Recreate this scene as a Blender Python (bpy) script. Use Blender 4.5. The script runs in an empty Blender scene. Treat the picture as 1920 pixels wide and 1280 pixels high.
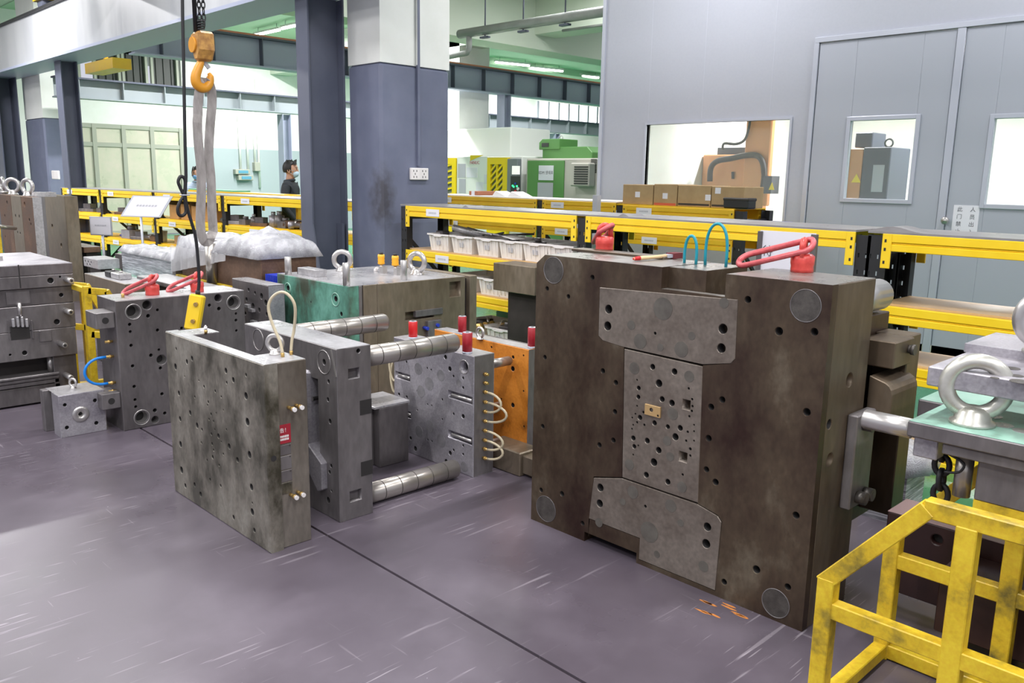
import bpy, bmesh, math, random
from mathutils import Vector, Matrix
from mathutils.geometry import tessellate_polygon
R = random.Random(7)
PI = math.pi
scene = bpy.context.scene
COL = scene.collection

# ---------------------------------------------------------------- camera
CAM = Vector((0, 0, 1.6)); FP = 1575.56
YAW, PITCH, ROLL = 0.79680268, 0.1925004, 0.01752901
FW = Vector((-math.sin(YAW)*math.cos(PITCH), math.cos(YAW)*math.cos(PITCH), -math.sin(PITCH)))
RT0 = Vector((math.cos(YAW), math.sin(YAW), 0)); UP0 = RT0.cross(FW)
RT = RT0*math.cos(ROLL) + UP0*math.sin(ROLL); UPV = -RT0*math.sin(ROLL) + UP0*math.cos(ROLL)
cd = bpy.data.cameras.new('camera'); cam = bpy.data.objects.new('camera', cd); COL.objects.link(cam)
cd.sensor_width = 36; cd.lens = 36*FP/1920; cd.clip_end = 200; cd.clip_start = .05
M = Matrix((RT, UPV, -FW)).transposed().to_4x4(); M.translation = CAM
cam.matrix_world = M
scene.camera = cam

# ---------------------------------------------------------------- world and exposure
w = bpy.data.worlds.new('world'); scene.world = w; w.use_nodes = True
w.node_tree.nodes['Background'].inputs[0].default_value = (.86, .88, 1, 1)
w.node_tree.nodes['Background'].inputs[1].default_value = .75
vs = scene.view_settings
vs.view_transform = 'Standard'; vs.look = 'None'; vs.gamma = 1; vs.exposure = 0.0
vs.use_curve_mapping = False
LAMP_W = 95      # watts of each ceiling lamp's light
CEIL = 5.1

# ---------------------------------------------------------------- measuring helpers (pixel of the photograph -> point on a real plane)
def ray(x, y): return FW + RT*((x-960)/FP) - UPV*((y-640)/FP)
def PZ(x, y, z=0):
    d = ray(x, y); return CAM + d*((z-CAM.z)/d.z)
def PX(x, y, X):
    d = ray(x, y); return CAM + d*(X/d.x)
def PY(x, y, Y):
    d = ray(x, y); return CAM + d*(Y/d.y)

# ---------------------------------------------------------------- object helpers
W = {}
def tag(o, label=None, cat=None, group=None, kind=None):
    if label: o['label'] = label
    if cat: o['category'] = cat
    if group: o['group'] = group
    if kind: o['kind'] = kind
    return o
def thing(name, label, cat, loc, rz=0, group=None):
    o = bpy.data.objects.new(name, None); COL.objects.link(o)
    o.empty_display_size = .1
    o.location = loc; o.rotation_euler = (0, 0, rz)
    W[o.name] = Matrix.Translation(Vector(loc)) @ Matrix.Rotation(rz, 4, 'Z')
    return tag(o, label, cat, group)
class MB:
    def __init__(s): s.v = []; s.f = []; s.sm = []; s.mi = []
    def add(s, vs, fs, smooth=False, mi=0):
        n = len(s.v); s.v += [Vector(p) for p in vs]
        for f in fs: s.f.append([i+n for i in f]); s.sm.append(smooth); s.mi.append(mi)
        return s
    def box(s, x0, x1, y0, y1, z0, z1):
        if x0 > x1: x0, x1 = x1, x0
        if y0 > y1: y0, y1 = y1, y0
        if z0 > z1: z0, z1 = z1, z0
        return s.add([(x0,y0,z0),(x1,y0,z0),(x1,y1,z0),(x0,y1,z0),(x0,y0,z1),(x1,y0,z1),(x1,y1,z1),(x0,y1,z1)],
              [(3,2,1,0),(4,5,6,7),(0,1,5,4),(1,2,6,5),(2,3,7,6),(3,0,4,7)])
    def bar(s, a, b, w, h, up=(0,0,1)):
        a = Vector(a); b = Vector(b); d = (b-a).normalized(); up = Vector(up)
        sd = d.cross(up)
        if sd.length < 1e-4: sd = d.cross(Vector((0,1,0)))
        sd.normalize(); u = sd.cross(d)
        vs = [p + sd*(i*w/2) + u*(j*h/2) for p in (a, b) for i, j in ((-1,-1),(1,-1),(1,1),(-1,1))]
        return s.add(vs, [(3,2,1,0),(4,5,6,7),(0,1,5,4),(1,2,6,5),(2,3,7,6),(3,0,4,7)])
    def cyl(s, a, b, r, r2=None, n=20, cap=True):
        a = Vector(a); b = Vector(b); r2 = r if r2 is None else r2
        q = (b-a).to_track_quat('Z', 'Y')
        vs = []
        for p, rr in ((a, r), (b, r2)):
            for i in range(n):
                t = 2*PI*i/n; vs.append(p + q @ Vector((rr*math.cos(t), rr*math.sin(t), 0)))
        s.add(vs, [(i, (i+1) % n, n+(i+1) % n, n+i) for i in range(n)], True)
        if cap: s.add(vs, [tuple(range(n-1, -1, -1)), tuple(range(n, 2*n))])
        return s
    def lathe(s, c, ax, prof, n=20):
        """prof: (radius, height) pairs along axis ax from point c"""
        q = Vector(ax).to_track_quat('Z', 'Y'); c = Vector(c); vs = []
        for r, h in prof:
            for i in range(n):
                t = 2*PI*i/n; vs.append(c + q @ Vector((r*math.cos(t), r*math.sin(t), h)))
        fs = []
        for k in range(len(prof)-1):
            for i in range(n): fs.append((k*n+i, k*n+(i+1) % n, (k+1)*n+(i+1) % n, (k+1)*n+i))
        return s.add(vs, fs, True)
    def tube(s, pts, r, n=8, closed=False):
        pts = [Vector(p) for p in pts]; m = len(pts); vs = []; nrm = None
        for i, p in enumerate(pts):
            a = pts[(i-1) % m] if closed or i > 0 else p
            b = pts[(i+1) % m] if closed or i < m-1 else p
            d = (b-a).normalized()
            if nrm is None:
                nrm = d.cross(Vector((0, 0, 1)));
                if nrm.length < .1: nrm = d.cross(Vector((0, 1, 0)))
            nrm = (nrm - d*nrm.dot(d)).normalized(); bn = d.cross(nrm)
            rr = r[i] if isinstance(r, (list, tuple)) else r
            for k in range(n):
                t = 2*PI*k/n; vs.append(p + nrm*(rr*math.cos(t)) + bn*(rr*math.sin(t)))
        fs = []
        for i in range(m if closed else m-1):
            j = (i+1) % m
            for k in range(n): fs.append((i*n+k, i*n+(k+1) % n, j*n+(k+1) % n, j*n+k))
        if not closed: fs += [tuple(range(n-1, -1, -1)), tuple(range((m-1)*n, m*n))]
        return s.add(vs, fs, True)
    def ring(s, c, ax, R_, r, n=24, k=10, sx=1):
        q = Vector(ax).to_track_quat('Z', 'Y'); c = Vector(c)
        return s.tube([c + q @ Vector((R_*sx*math.cos(2*PI*i/n), R_*math.sin(2*PI*i/n), 0)) for i in range(n)], r, k, True)
    def sweep(s, pts, w, h, up=(0, 0, 1), closed=False):
        """flat strip of width w along the horizontal side direction"""
        pts = [Vector(p) for p in pts]; m = len(pts); vs = []; side = Vector(up)
        for i, p in enumerate(pts):
            a = pts[(i-1) % m] if closed or i > 0 else p
            b = pts[(i+1) % m] if closed or i < m-1 else p
            d = (b-a).normalized(); sd = (side - d*side.dot(d)).normalized(); nn = d.cross(sd)
            for i2, j2 in ((-1,-1),(1,-1),(1,1),(-1,1)): vs.append(p + sd*(i2*w/2) + nn*(j2*h/2))
        fs = []
        for i in range(m if closed else m-1):
            j = (i+1) % m
            for k in range(4): fs.append((i*4+k, i*4+(k+1) % 4, j*4+(k+1) % 4, j*4+k))
        if not closed: fs += [(3,2,1,0), tuple((m-1)*4+q for q in range(4))]
        return s.add(vs, fs)
    def prism(s, pts, vec):
        """polygon extruded by vec"""
        pts = [Vector(p) for p in pts]; vec = Vector(vec); n = len(pts)
        return s.add(pts + [p+vec for p in pts], [tuple(range(n-1,-1,-1)), tuple(range(n, 2*n))] + [(i, (i+1) % n, n+(i+1) % n, n+i) for i in range(n)])
    def perf(s, out, holes, depth, fr, ch=.003, seg=16, back=False):
        """perforated layer. out: polygon [(u,v)], holes: [(u,v,r)] or [(u0,v0,u1,v1)] rects; fr = (origin, udir, vdir, outward normal)"""
        O, U, V, N = [Vector(q) for q in fr]
        T = lambda u, v, n: O + U*u + V*v + N*n
        cx = sum(p[0] for p in out)/len(out); cy = sum(p[1] for p in out)/len(out)
        sx = max(abs(p[0]-cx) for p in out); sy = max(abs(p[1]-cy) for p in out)
        inn = [(cx+(u-cx)*(1-ch/sx), cy+(v-cy)*(1-ch/sy)) for u, v in out]
        loops = []; kept = []
        def inside(u, v, r):
            c = False; n = len(out)
            for i in range(n):
                (x1, y1), (x2, y2) = out[i], out[(i+1) % n]
                if (y1 > v) != (y2 > v) and u < (x2-x1)*(v-y1)/(y2-y1)+x1: c = not c
                dx, dy = x2-x1, y2-y1; t = max(0, min(1, ((u-x1)*dx+(v-y1)*dy)/(dx*dx+dy*dy+1e-12)))
                if math.hypot(u-x1-t*dx, v-y1-t*dy) < r+ch*1.5: return False
            return c
        for h in holes:
            if len(h) == 3:
                u, v, r = h; rr = r + min(ch, r*.18)
                if not inside(u, v, rr): continue
                if any(math.hypot(u-a, v-b) < rr+c_+.001 for a, b, c_ in kept): continue
                kept.append((u, v, rr)); k = seg if r > .009 else 8
                if r > .03: k = 28
                lo = [(u+rr*math.cos(2*PI*i/k), v+rr*math.sin(2*PI*i/k)) for i in range(k)]
                li = [(u+r*math.cos(2*PI*i/k), v+r*math.sin(2*PI*i/k)) for i in range(k)]
            else:
                u0, v0, u1, v1 = h; u0, u1 = sorted((u0, u1)); v0, v1 = sorted((v0, v1)); e = min(ch, .002)
                rc = math.hypot(u1-u0, v1-v0)/2
                kept.append(((u0+u1)/2, (v0+v1)/2, min(u1-u0, v1-v0)/2*1.1))
                lo = [(u0-e, v0-e), (u1+e, v0-e), (u1+e, v1+e), (u0-e, v1+e)]; li = [(u0, v0), (u1, v0), (u1, v1), (u0, v1)]
            loops.append((lo, li))
        polys = [inn] + [l[0] for l in loops]
        flat = [p for pl in polys for p in pl]
        tris = tessellate_polygon([[Vector((p[0], p[1], 0)) for p in pl] for pl in polys])
        s.add([T(u, v, 0) for u, v in flat], [tuple(t) for t in tris])
        n = len(out)
        vs = [T(u, v, 0) for u, v in inn] + [T(u, v, -ch) for u, v in out] + [T(u, v, -depth) for u, v in out]
        s.add(vs, [(i, (i+1) % n, n+(i+1) % n, n+i) for i in range(n)] + [(n+i, n+(i+1) % n, 2*n+(i+1) % n, 2*n+i) for i in range(n)])
        for lo, li in loops:
            n = len(lo); c = min(ch, .002)
            vs = [T(u, v, 0) for u, v in lo] + [T(u, v, -c) for u, v in li] + [T(u, v, -depth) for u, v in li]
            s.add(vs, [(i, (i+1) % n, n+(i+1) % n, n+i) for i in range(n)])
            s.add(vs, [(n+i, n+(i+1) % n, 2*n+(i+1) % n, 2*n+i) for i in range(n)], True, 1 if n >= 8 and li[0][0]-li[n//2][0] < .04 else 0)
            if n >= 8: s.add([T(u, v, -depth+.0006) for u, v in li], [tuple(range(n))], False, 1)
        if back: s.add([T(u, v, -depth) for u, v in out], [tuple(range(len(out)))])
        return s
def obj(name, mb, mat, parent=None, label=None, kind=None, bev=0, local=False, smooth=False, sub=0):
    me = bpy.data.meshes.new(name)
    Mx = W[parent.name] if parent else Matrix.Identity(4)
    inv = Mx.inverted() if not local else Matrix.Identity(4)
    me.from_pydata([inv @ v for v in mb.v], [], mb.f)
    me.polygons.foreach_set('use_smooth', [True]*len(mb.f) if smooth else mb.sm)
    if any(mb.mi) and len(mb.mi) == len(mb.f):
        me.polygons.foreach_set('material_index', mb.mi)
        if not isinstance(mat, (list, tuple)): mat = [mat, m_hole]
    bm = bmesh.new(); bm.from_mesh(me); bmesh.ops.remove_doubles(bm, verts=bm.verts, dist=1e-5)
    bmesh.ops.recalc_face_normals(bm, faces=bm.faces); bm.to_mesh(me); bm.free()
    for m in (mat if isinstance(mat, (list, tuple)) else [mat]): me.materials.append(m)
    o = bpy.data.objects.new(name, me); COL.objects.link(o)
    if parent: o.parent = parent
    W[o.name] = Mx.copy()
    if bev:
        b = o.modifiers.new('bevel', 'BEVEL'); b.width = bev; b.segments = 1; b.limit_method = 'ANGLE'; b.angle_limit = math.radians(50)
    if sub:
        b = o.modifiers.new('sub', 'SUBSURF'); b.levels = sub; b.render_levels = sub
    return tag(o, label, None, None, kind)
def solo(name, mb, mat, label, cat, group=None, kind=None, **k):
    """a thing that is one mesh: origin moved to the middle of its base"""
    lo = Vector([min(v[i] for v in mb.v) for i in range(3)]); hi = Vector([max(v[i] for v in mb.v) for i in range(3)])
    c = Vector(((lo.x+hi.x)/2, (lo.y+hi.y)/2, lo.z)); mb.v = [v-c for v in mb.v]
    o = obj(name, mb, mat, None, **k); o.location = c; W[o.name] = Matrix.Translation(c)
    return tag(o, label, cat, group, kind)
def struct(name, mb, mat, parent=None, **k): return obj(name, mb, mat, parent, kind=None if parent else 'structure', **k)
def copy_tree(o, loc=None, rz=None, label=None, parent=None):
    c = o.copy(); COL.objects.link(c); c.parent = parent; W[c.name] = W[o.name].copy()
    if loc is not None:
        c.location = loc
        if rz is not None: c.rotation_euler = (0, 0, rz)
        W[c.name] = Matrix.Translation(Vector(loc)) @ Matrix.Rotation(c.rotation_euler.z, 4, 'Z')
    if label: c['label'] = label
    for ch in [x for x in COL.objects if x.parent == o]: copy_tree(ch, parent=c)
    return c
ORD = ['first','second','third','fourth','fifth','sixth','seventh','eighth','ninth','tenth','eleventh','twelfth','thirteenth','fourteenth','fifteenth','sixteenth']
def text(name, s, size, fr, mat, parent, depth=.0006, align='CENTER', spacing=1.0):
    """lettering standing on a surface: fr = (centre, reading direction, up)"""
    cu = bpy.data.curves.new(name, 'FONT'); cu.body = s; cu.size = size; cu.align_x = align; cu.align_y = 'CENTER'; cu.extrude = depth; cu.resolution_u = 2
    cu.space_line = spacing
    t = bpy.data.objects.new(name, cu); COL.objects.link(t)
    dg = bpy.context.evaluated_depsgraph_get(); me = bpy.data.meshes.new_from_object(t.evaluated_get(dg))
    bpy.data.objects.remove(t); c, u, v = [Vector(q) for q in fr]; n = u.cross(v)
    m = Matrix((u, v, n)).transposed().to_4x4(); m.translation = c
    me.transform(W[parent.name].inverted() @ m)
    me.materials.clear(); me.materials.append(mat); me.name = name
    o = bpy.data.objects.new(name, me); COL.objects.link(o); o.parent = parent; W[o.name] = W[parent.name].copy()
    return o

# ---------------------------------------------------------------- materials
def mat(name, c, rough=.5, metal=0, c2=None, scale=6, c3=None, bump=0, stretch=(1,1,1), fine=0, lo=.35, hi=.65, spec=.5, coat=0, alpha=1, emit=0, trans=0, coord='Object'):
    m = bpy.data.materials.new(name); m.use_nodes = True; nt = m.node_tree; N = nt.nodes; L = nt.links
    b = N['Principled BSDF']; b.inputs['Roughness'].default_value = rough; b.inputs['Metallic'].default_value = metal
    b.inputs['Base Color'].default_value = (*c, 1); b.inputs['Specular IOR Level'].default_value = spec
    if coat: b.inputs['Coat Weight'].default_value = coat; b.inputs['Coat Roughness'].default_value = .15
    if alpha < 1: b.inputs['Alpha'].default_value = alpha
    if trans: b.inputs['Transmission Weight'].default_value = trans
    if emit: b.inputs['Emission Color'].default_value = (*c, 1); b.inputs['Emission Strength'].default_value = emit
    if c2 or bump or fine:
        tc = N.new('ShaderNodeTexCoord'); mp = N.new('ShaderNodeMapping'); mp.inputs['Scale'].default_value = stretch
        L.new(tc.outputs[coord], mp.inputs[0])
        n1 = N.new('ShaderNodeTexNoise'); n1.inputs['Scale'].default_value = scale; n1.inputs['Detail'].default_value = 6; n1.inputs['Roughness'].default_value = .62
        L.new(mp.outputs[0], n1.inputs[0])
        n2 = N.new('ShaderNodeTexNoise'); n2.inputs['Scale'].default_value = scale*14; n2.inputs['Detail'].default_value = 3
        L.new(mp.outputs[0], n2.inputs[0])
        if c2:
            r = N.new('ShaderNodeValToRGB'); r.color_ramp.elements[0].position = lo; r.color_ramp.elements[1].position = hi
            r.color_ramp.elements[0].color = (*c, 1); r.color_ramp.elements[1].color = (*c2, 1)
            if c3:
                e = r.color_ramp.elements.new(hi+.13); e.color = (*c3, 1)
            L.new(n1.outputs[0], r.inputs[0]); out = r.outputs[0]
            if fine:
                mx = N.new('ShaderNodeMix'); mx.data_type = 'RGBA'; mx.blend_type = 'OVERLAY'; mx.inputs[0].default_value = fine
                L.new(out, mx.inputs[6]); L.new(n2.outputs[0], mx.inputs[7]); out = mx.outputs[2]
            L.new(out, b.inputs['Base Color'])
            mr = N.new('ShaderNodeMapRange'); mr.inputs[1].default_value = .3; mr.inputs[2].default_value = .7
            mr.inputs[3].default_value = max(.05, rough-.1); mr.inputs[4].default_value = min(1, rough+.15)
            L.new(n1.outputs[0], mr.inputs[0]); L.new(mr.outputs[0], b.inputs['Roughness'])
        if bump:
            bp = N.new('ShaderNodeBump'); bp.inputs['Strength'].default_value = bump; bp.inputs['Distance'].default_value = .004
            L.new(n2.outputs[0], bp.inputs['Height']); L.new(bp.outputs[0], b.inputs['Normal'])
    return m
ST = dict(metal=.45, fine=.35, bump=.08)
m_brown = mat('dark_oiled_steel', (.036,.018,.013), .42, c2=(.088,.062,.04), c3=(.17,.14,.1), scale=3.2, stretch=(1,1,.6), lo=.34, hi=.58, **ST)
m_brownlit = mat('lit_oiled_steel', (.085,.06,.04), .4, c2=(.17,.13,.09), c3=(.22,.19,.15), scale=2.2, stretch=(1,1,.3), **ST)  # paler copy of the dark steel, light on the side painted into it
m_insert = mat('worn_insert_steel', (.15,.122,.1), .38, c2=(.24,.205,.175), c3=(.3,.26,.23), scale=4, **ST)
m_plug = mat('dark_plug_steel', (.07,.062,.056), .4, c2=(.11,.1,.09), scale=30, **ST)
m_gray = mat('machined_steel', (.14,.128,.132), .36, c2=(.22,.205,.208), c3=(.28,.265,.27), scale=2.5, stretch=(1,1,.35), **ST)
m_grayd = mat('darker_machined_steel', (.105,.095,.098), .36, c2=(.17,.155,.158), c3=(.23,.215,.22), scale=2.5, stretch=(1,1,.35), **ST)
m_mottle = mat('mottled_steel', (.06,.055,.038), .42, c2=(.235,.215,.18), c3=(.33,.31,.27), scale=5.5, stretch=(1,1,.6), lo=.38, hi=.56, **ST)
m_silver = mat('bright_ground_steel', (.31,.295,.33), .38, c2=(.42,.4,.43), c3=(.48,.46,.49), scale=7, **ST)
m_tops = mat('bright_steel_top', (.42,.41,.42), .3, c2=(.52,.51,.53), scale=3, **ST)
m_chrome = mat('polished_steel', (.5,.48,.47), .3, .75)
m_greenst = mat('green_primer_steel', (.07,.085,.06), .42, c2=(.10,.27,.2), c3=(.17,.42,.33), scale=4.2, stretch=(1,1,.6), lo=.38, hi=.52, metal=.1, fine=.3, bump=.05)
m_greentop = mat('pale_green_primer', (.13,.2,.16), .42, c2=(.29,.52,.42), c3=(.38,.6,.5), scale=5, lo=.3, hi=.46, metal=.1)
m_orange = mat('orange_primer', (.1,.04,.01), .45, c2=(.56,.19,.02), c3=(.66,.24,.03), scale=6, lo=.24, hi=.42, fine=.3)
m_olive = mat('olive_brown_steel', (.15,.115,.075), .36, c2=(.25,.205,.155), c3=(.3,.26,.21), scale=2.2, stretch=(1,1,.35), **ST)
m_rust = mat('rust_brown_steel', (.1,.055,.035), .5, c2=(.2,.12,.08), c3=(.26,.18,.13), scale=4, **ST)
m_dark = mat('blackened_steel', (.018,.014,.013), .5, c2=(.035,.027,.025), scale=4)
m_darkred = mat('dark_red_brown_steel', (.03,.012,.011), .45, c2=(.055,.024,.02), scale=3)
m_black = mat('black_paint', (.015,.015,.017), .5)
m_hole = mat('painted_hole_shade', (.02,.018,.018), .7)  # dark colour paints shade into bores, slots and sockets
m_yel = mat('rack_yellow_paint', (.84,.55,.012), .34, c2=(.9,.62,.02), scale=3, coat=.2)
m_yel2 = mat('amber_yellow_paint', (.72,.42,.01), .4, c2=(.8,.5,.015), scale=3)
m_cage = mat('chipped_yellow_paint', (.13,.11,.03), .42, c2=(.64,.43,.02), c3=(.76,.54,.03), scale=5.5, lo=.3, hi=.46, fine=.3, bump=.1, metal=.05)
m_red = mat('red_lifting_paint', (.5,.035,.03), .35, c2=(.68,.07,.055), scale=20, coat=.2)
m_redrub = mat('red_polyurethane', (.3,.012,.022), .4, c2=(.4,.02,.03), scale=30)
m_redbr = mat('bright_red_polyurethane', (.58,.012,.015), .4)
m_hoistor = mat('worn_orange_paint', (.33,.15,.04), .45, c2=(.62,.33,.08), scale=25)
m_hook = mat('amber_hook_paint', (.7,.3,.02), .4)
m_web = mat('grey_webbing', (.25,.23,.22), .85, c2=(.4,.37,.36), scale=30, stretch=(1,1,.3), bump=.3)
m_cable = mat('black_rubber', (.012,.012,.015), .5)
m_teal = mat('teal_hose', (.01,.27,.35), .35)
m_blue = mat('blue_hose', (.01,.22,.72), .35)
m_bluebin = mat('blue_plastic', (.02,.05,.5), .35)
m_hose = mat('cream_hose', (.6,.52,.36), .35, spec=.6)
m_brass = mat('brass', (.55,.36,.12), .3, .7)
m_amber = mat('amber_plastic', (.85,.4,.02), .4)
m_white = mat('white_plastic', (.72,.68,.67), .45, c2=(.8,.77,.76), scale=8, stretch=(1,1,.2))
m_paper = mat('paper', (.74,.73,.8), .6)
m_ink = mat('printed_ink', (.12,.12,.14), .7)
m_inkl = mat('pale_printed_ink', (.45,.45,.5), .7)
m_card = mat('cardboard', (.36,.24,.12), .75, c2=(.43,.3,.16), scale=7)
m_cardo = mat('warm_cardboard', (.42,.22,.07), .75, c2=(.5,.28,.1), scale=9)
m_wood = mat('shelf_board', (.52,.34,.17), .4, c2=(.6,.42,.24), scale=5)
m_mat = mat('grey_rubber_mat', (.19,.18,.18), .35, c2=(.26,.25,.255), scale=3)
m_wall = mat('room_panel', (.40,.415,.48), .38, c2=(.415,.43,.495), scale=40)
m_door = mat('door_leaf', (.39,.41,.475), .36)
m_alu = mat('aluminium', (.5,.52,.6), .35, .3)
m_wwhite = mat('white_plaster', (.76,.77,.73), .6, c2=(.82,.83,.8), scale=2)
m_wgray = mat('blue_grey_wall_paint', (.19,.215,.27), .5, c2=(.21,.235,.29), scale=3)
m_wainf = mat('pale_blue_grey_paint', (.36,.42,.44), .5)
m_colgray = mat('grey_column_paint', (.135,.15,.22), .42, c2=(.155,.17,.245), scale=4)
m_beam = mat('blue_grey_steel_paint', (.085,.095,.135), .45, c2=(.1,.11,.155), scale=3)
m_beaml = mat('pale_grey_steel_paint', (.40,.41,.43), .4, c2=(.47,.48,.49), scale=2.5, stretch=(1,1,.2))
m_rail = mat('rail_grey_paint', (.36,.39,.5), .45)
m_raild = mat('dark_rail_grey', (.09,.1,.14), .5)
m_railf = mat('far_rail_grey', (.3,.34,.36), .5)
m_cond = mat('orange_conductor', (.6,.22,.12), .5)
m_ceil = mat('ceiling_paint', (.62,.68,.58), .7)
m_ceilg = mat('green_tinted_ceiling_paint', (.42,.60,.42), .7)
m_pipe = mat('duct_grey', (.25,.26,.25), .5, c2=(.32,.33,.32), scale=5)
m_skin = mat('skin', (.55,.3,.2), .5)
m_hair = mat('black_hair', (.012,.01,.01), .5)
m_jacket = mat('dark_jacket_cloth', (.02,.024,.03), .8, c2=(.035,.04,.05), scale=20)
m_shirt = mat('pale_blue_shirt', (.5,.6,.8), .8)
m_mask = mat('pale_blue_mask', (.55,.72,.85), .7)
m_maskb = mat('blue_mask', (.2,.42,.8), .7)
m_lamp = mat('lit_tube', (1,.97,.95), .5, emit=9)
m_win = mat('daylit_window', (1,1,.98), .5, emit=2.2)
m_frost = mat('frosted_glass', (.50,.52,.40), .3, c2=(.6,.55,.46), scale=2)
m_mesh = mat('dark_window_grille', (.03,.035,.03), .5)
m_glass = mat('clear_glass', (.95,1,.98), .02, alpha=.07, spec=.5)
m_machor = mat('orange_machine_paint', (.62,.27,.10), .45, c2=(.68,.31,.12), scale=2)
m_machgr = mat('green_machine_paint', (.10,.27,.07), .45)
m_machwh = mat('cream_machine_paint', (.5,.48,.43), .5)
m_cncwh = mat('white_machine_paint', (.82,.84,.8), .45)
m_cncye = mat('yellow_machine_paint', (.9,.66,.0), .4)
m_navy = mat('dark_slate_cabinet', (.05,.06,.085), .5)
m_panel = mat('grey_panel', (.2,.23,.24), .5)
m_ledg = mat('green_lamp', (.05,.9,.35), .4, emit=1.2)
m_screen = mat('pale_screen', (.9,.88,.85), .4, emit=.5)
m_film = mat('clear_film', (.8,.8,.83), .16, c2=(.9,.9,.93), scale=14, bump=.9, alpha=.42, spec=.9)
m_filmw = mat('white_film', (.36,.36,.39), .2, c2=(.6,.6,.64), scale=11, bump=1.0, alpha=.8, spec=.8)
m_filmz = mat('stretch_film_layers', (.2,.2,.23), .2, c2=(.62,.62,.68), scale=7, stretch=(.6,.6,14), lo=.4, hi=.6, bump=.5, spec=.8)
m_greenfl = mat('green_floor_paint', (.022,.17,.07), .25, c2=(.03,.2,.085), scale=1.5, lo=.2, hi=.8)
m_greenb = mat('green_board', (.13,.42,.27), .4)
m_redlab = mat('red_label', (.32,.015,.03), .5)
m_whitet = mat('white_print', (.8,.78,.78), .6)

# floor: purple-grey epoxy with scuffs and scratches of its own
def floor_mat():
    m = mat('epoxy_floor', (.075,.061,.078), .3, c2=(.122,.103,.128), scale=.55, bump=.02, lo=.32, hi=.66, coord='Object')
    nt = m.node_tree; N = nt.nodes; L = nt.links; b = N['Principled BSDF']
    col = b.inputs['Base Color'].links[0].from_socket
    tc = N.new('ShaderNodeTexCoord')
    def layer(col, scale, stretch, rot, lo, hi, amt, c, det=2, mask=.5):
        mp = N.new('ShaderNodeMapping'); mp.inputs['Scale'].default_value = stretch; mp.inputs['Rotation'].default_value = (0, 0, rot)
        L.new(tc.outputs['Object'], mp.inputs[0])
        n = N.new('ShaderNodeTexNoise'); n.inputs['Scale'].default_value = scale; n.inputs['Detail'].default_value = det
        L.new(mp.outputs[0], n.inputs[0])
        mr = N.new('ShaderNodeMapRange'); mr.inputs[1].default_value = lo; mr.inputs[2].default_value = hi; mr.inputs[4].default_value = amt
        L.new(n.outputs[0], mr.inputs[0]); f = mr.outputs[0]
        if mask:
            k = N.new('ShaderNodeTexNoise'); k.inputs['Scale'].default_value = 1.3; L.new(tc.outputs['Object'], k.inputs[0])
            kr = N.new('ShaderNodeMapRange'); kr.inputs[1].default_value = mask-.03; kr.inputs[2].default_value = mask+.1; L.new(k.outputs[0], kr.inputs[0])
            mu = N.new('ShaderNodeMath'); mu.operation = 'MULTIPLY'; L.new(f, mu.inputs[0]); L.new(kr.outputs[0], mu.inputs[1]); f = mu.outputs[0]
        mx = N.new('ShaderNodeMix'); mx.data_type = 'RGBA'; mx.inputs[7].default_value = (*c, 1)
        L.new(f, mx.inputs[0]); L.new(col, mx.inputs[6]); return mx.outputs[2]
    col = layer(col, 2.4, (1,1,1), 0, .48, .8, .55, (.07,.06,.075), 7, 0)
    col = layer(col, 2.2, (14,.8,1), .35, .66, .70, .4, (.4,.36,.4), 2, .47)
    col = layer(col, 2.6, (1.0,16,1), -.5, .69, .72, .28, (.4,.36,.4), 2, .5)
    col = layer(col, 26, (1,1,1), 0, .72, .76, .6, (.5,.47,.5), 3, .55)
    col = layer(col, 1.6, (1,1,1), 1, .5, .8, .6, (.22,.19,.23), 8, 0)
    col = layer(col, 9, (9,.5,1), .55, .68, .72, .5, (.42,.38,.42), 1, .52)
    col = layer(col, 60, (1,1,1), 0, .76, .79, .5, (.5,.47,.5), 2, .5)
    L.new(col, b.inputs['Base Color'])
    return m
m_floor = floor_mat()

# ================================================================ SETTING
SEAM = 1.9
mb = MB()
for y0, y1 in ((-6, SEAM-.0065), (SEAM+.0065, 3.98)): mb.box(-30, 6, y0, y1, -.05, 0)
struct('floor', mb, m_floor)
mb = MB(); mb.box(-30, 6, -6, 42, -.12, -.055); mb.box(-30, 6, SEAM-.0065, SEAM+.0065, -.055, -.012)
struct('floor', mb, mat('seam_filler', (.035,.02,.018), .7))
rq = random.Random(11)
for i in range(9):
    q_ = PZ(1290+rq.uniform(0, 75)+i*4, 1128+i*4+rq.uniform(-8, 8)); n_ = 7; a0 = rq.uniform(0, 3)
    obj('paint_scrape', MB().prism([(q_.x+(.022+.02*rq.random())*math.cos(a0+2*PI*k/n_), q_.y+(.004+.004*rq.random())*math.sin(a0+2*PI*k/n_), .0002) for k in range(n_)], (0,0,.0006)), mat('orange_scrape', (.6,.22,.05), .6) if i == 0 else bpy.data.materials['orange_scrape'], bpy.data.objects['floor'])
mb = MB(); mb.box(-30, 6, 3.98, 42, -.054, 0); struct('floor', mb, m_greenfl)

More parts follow.
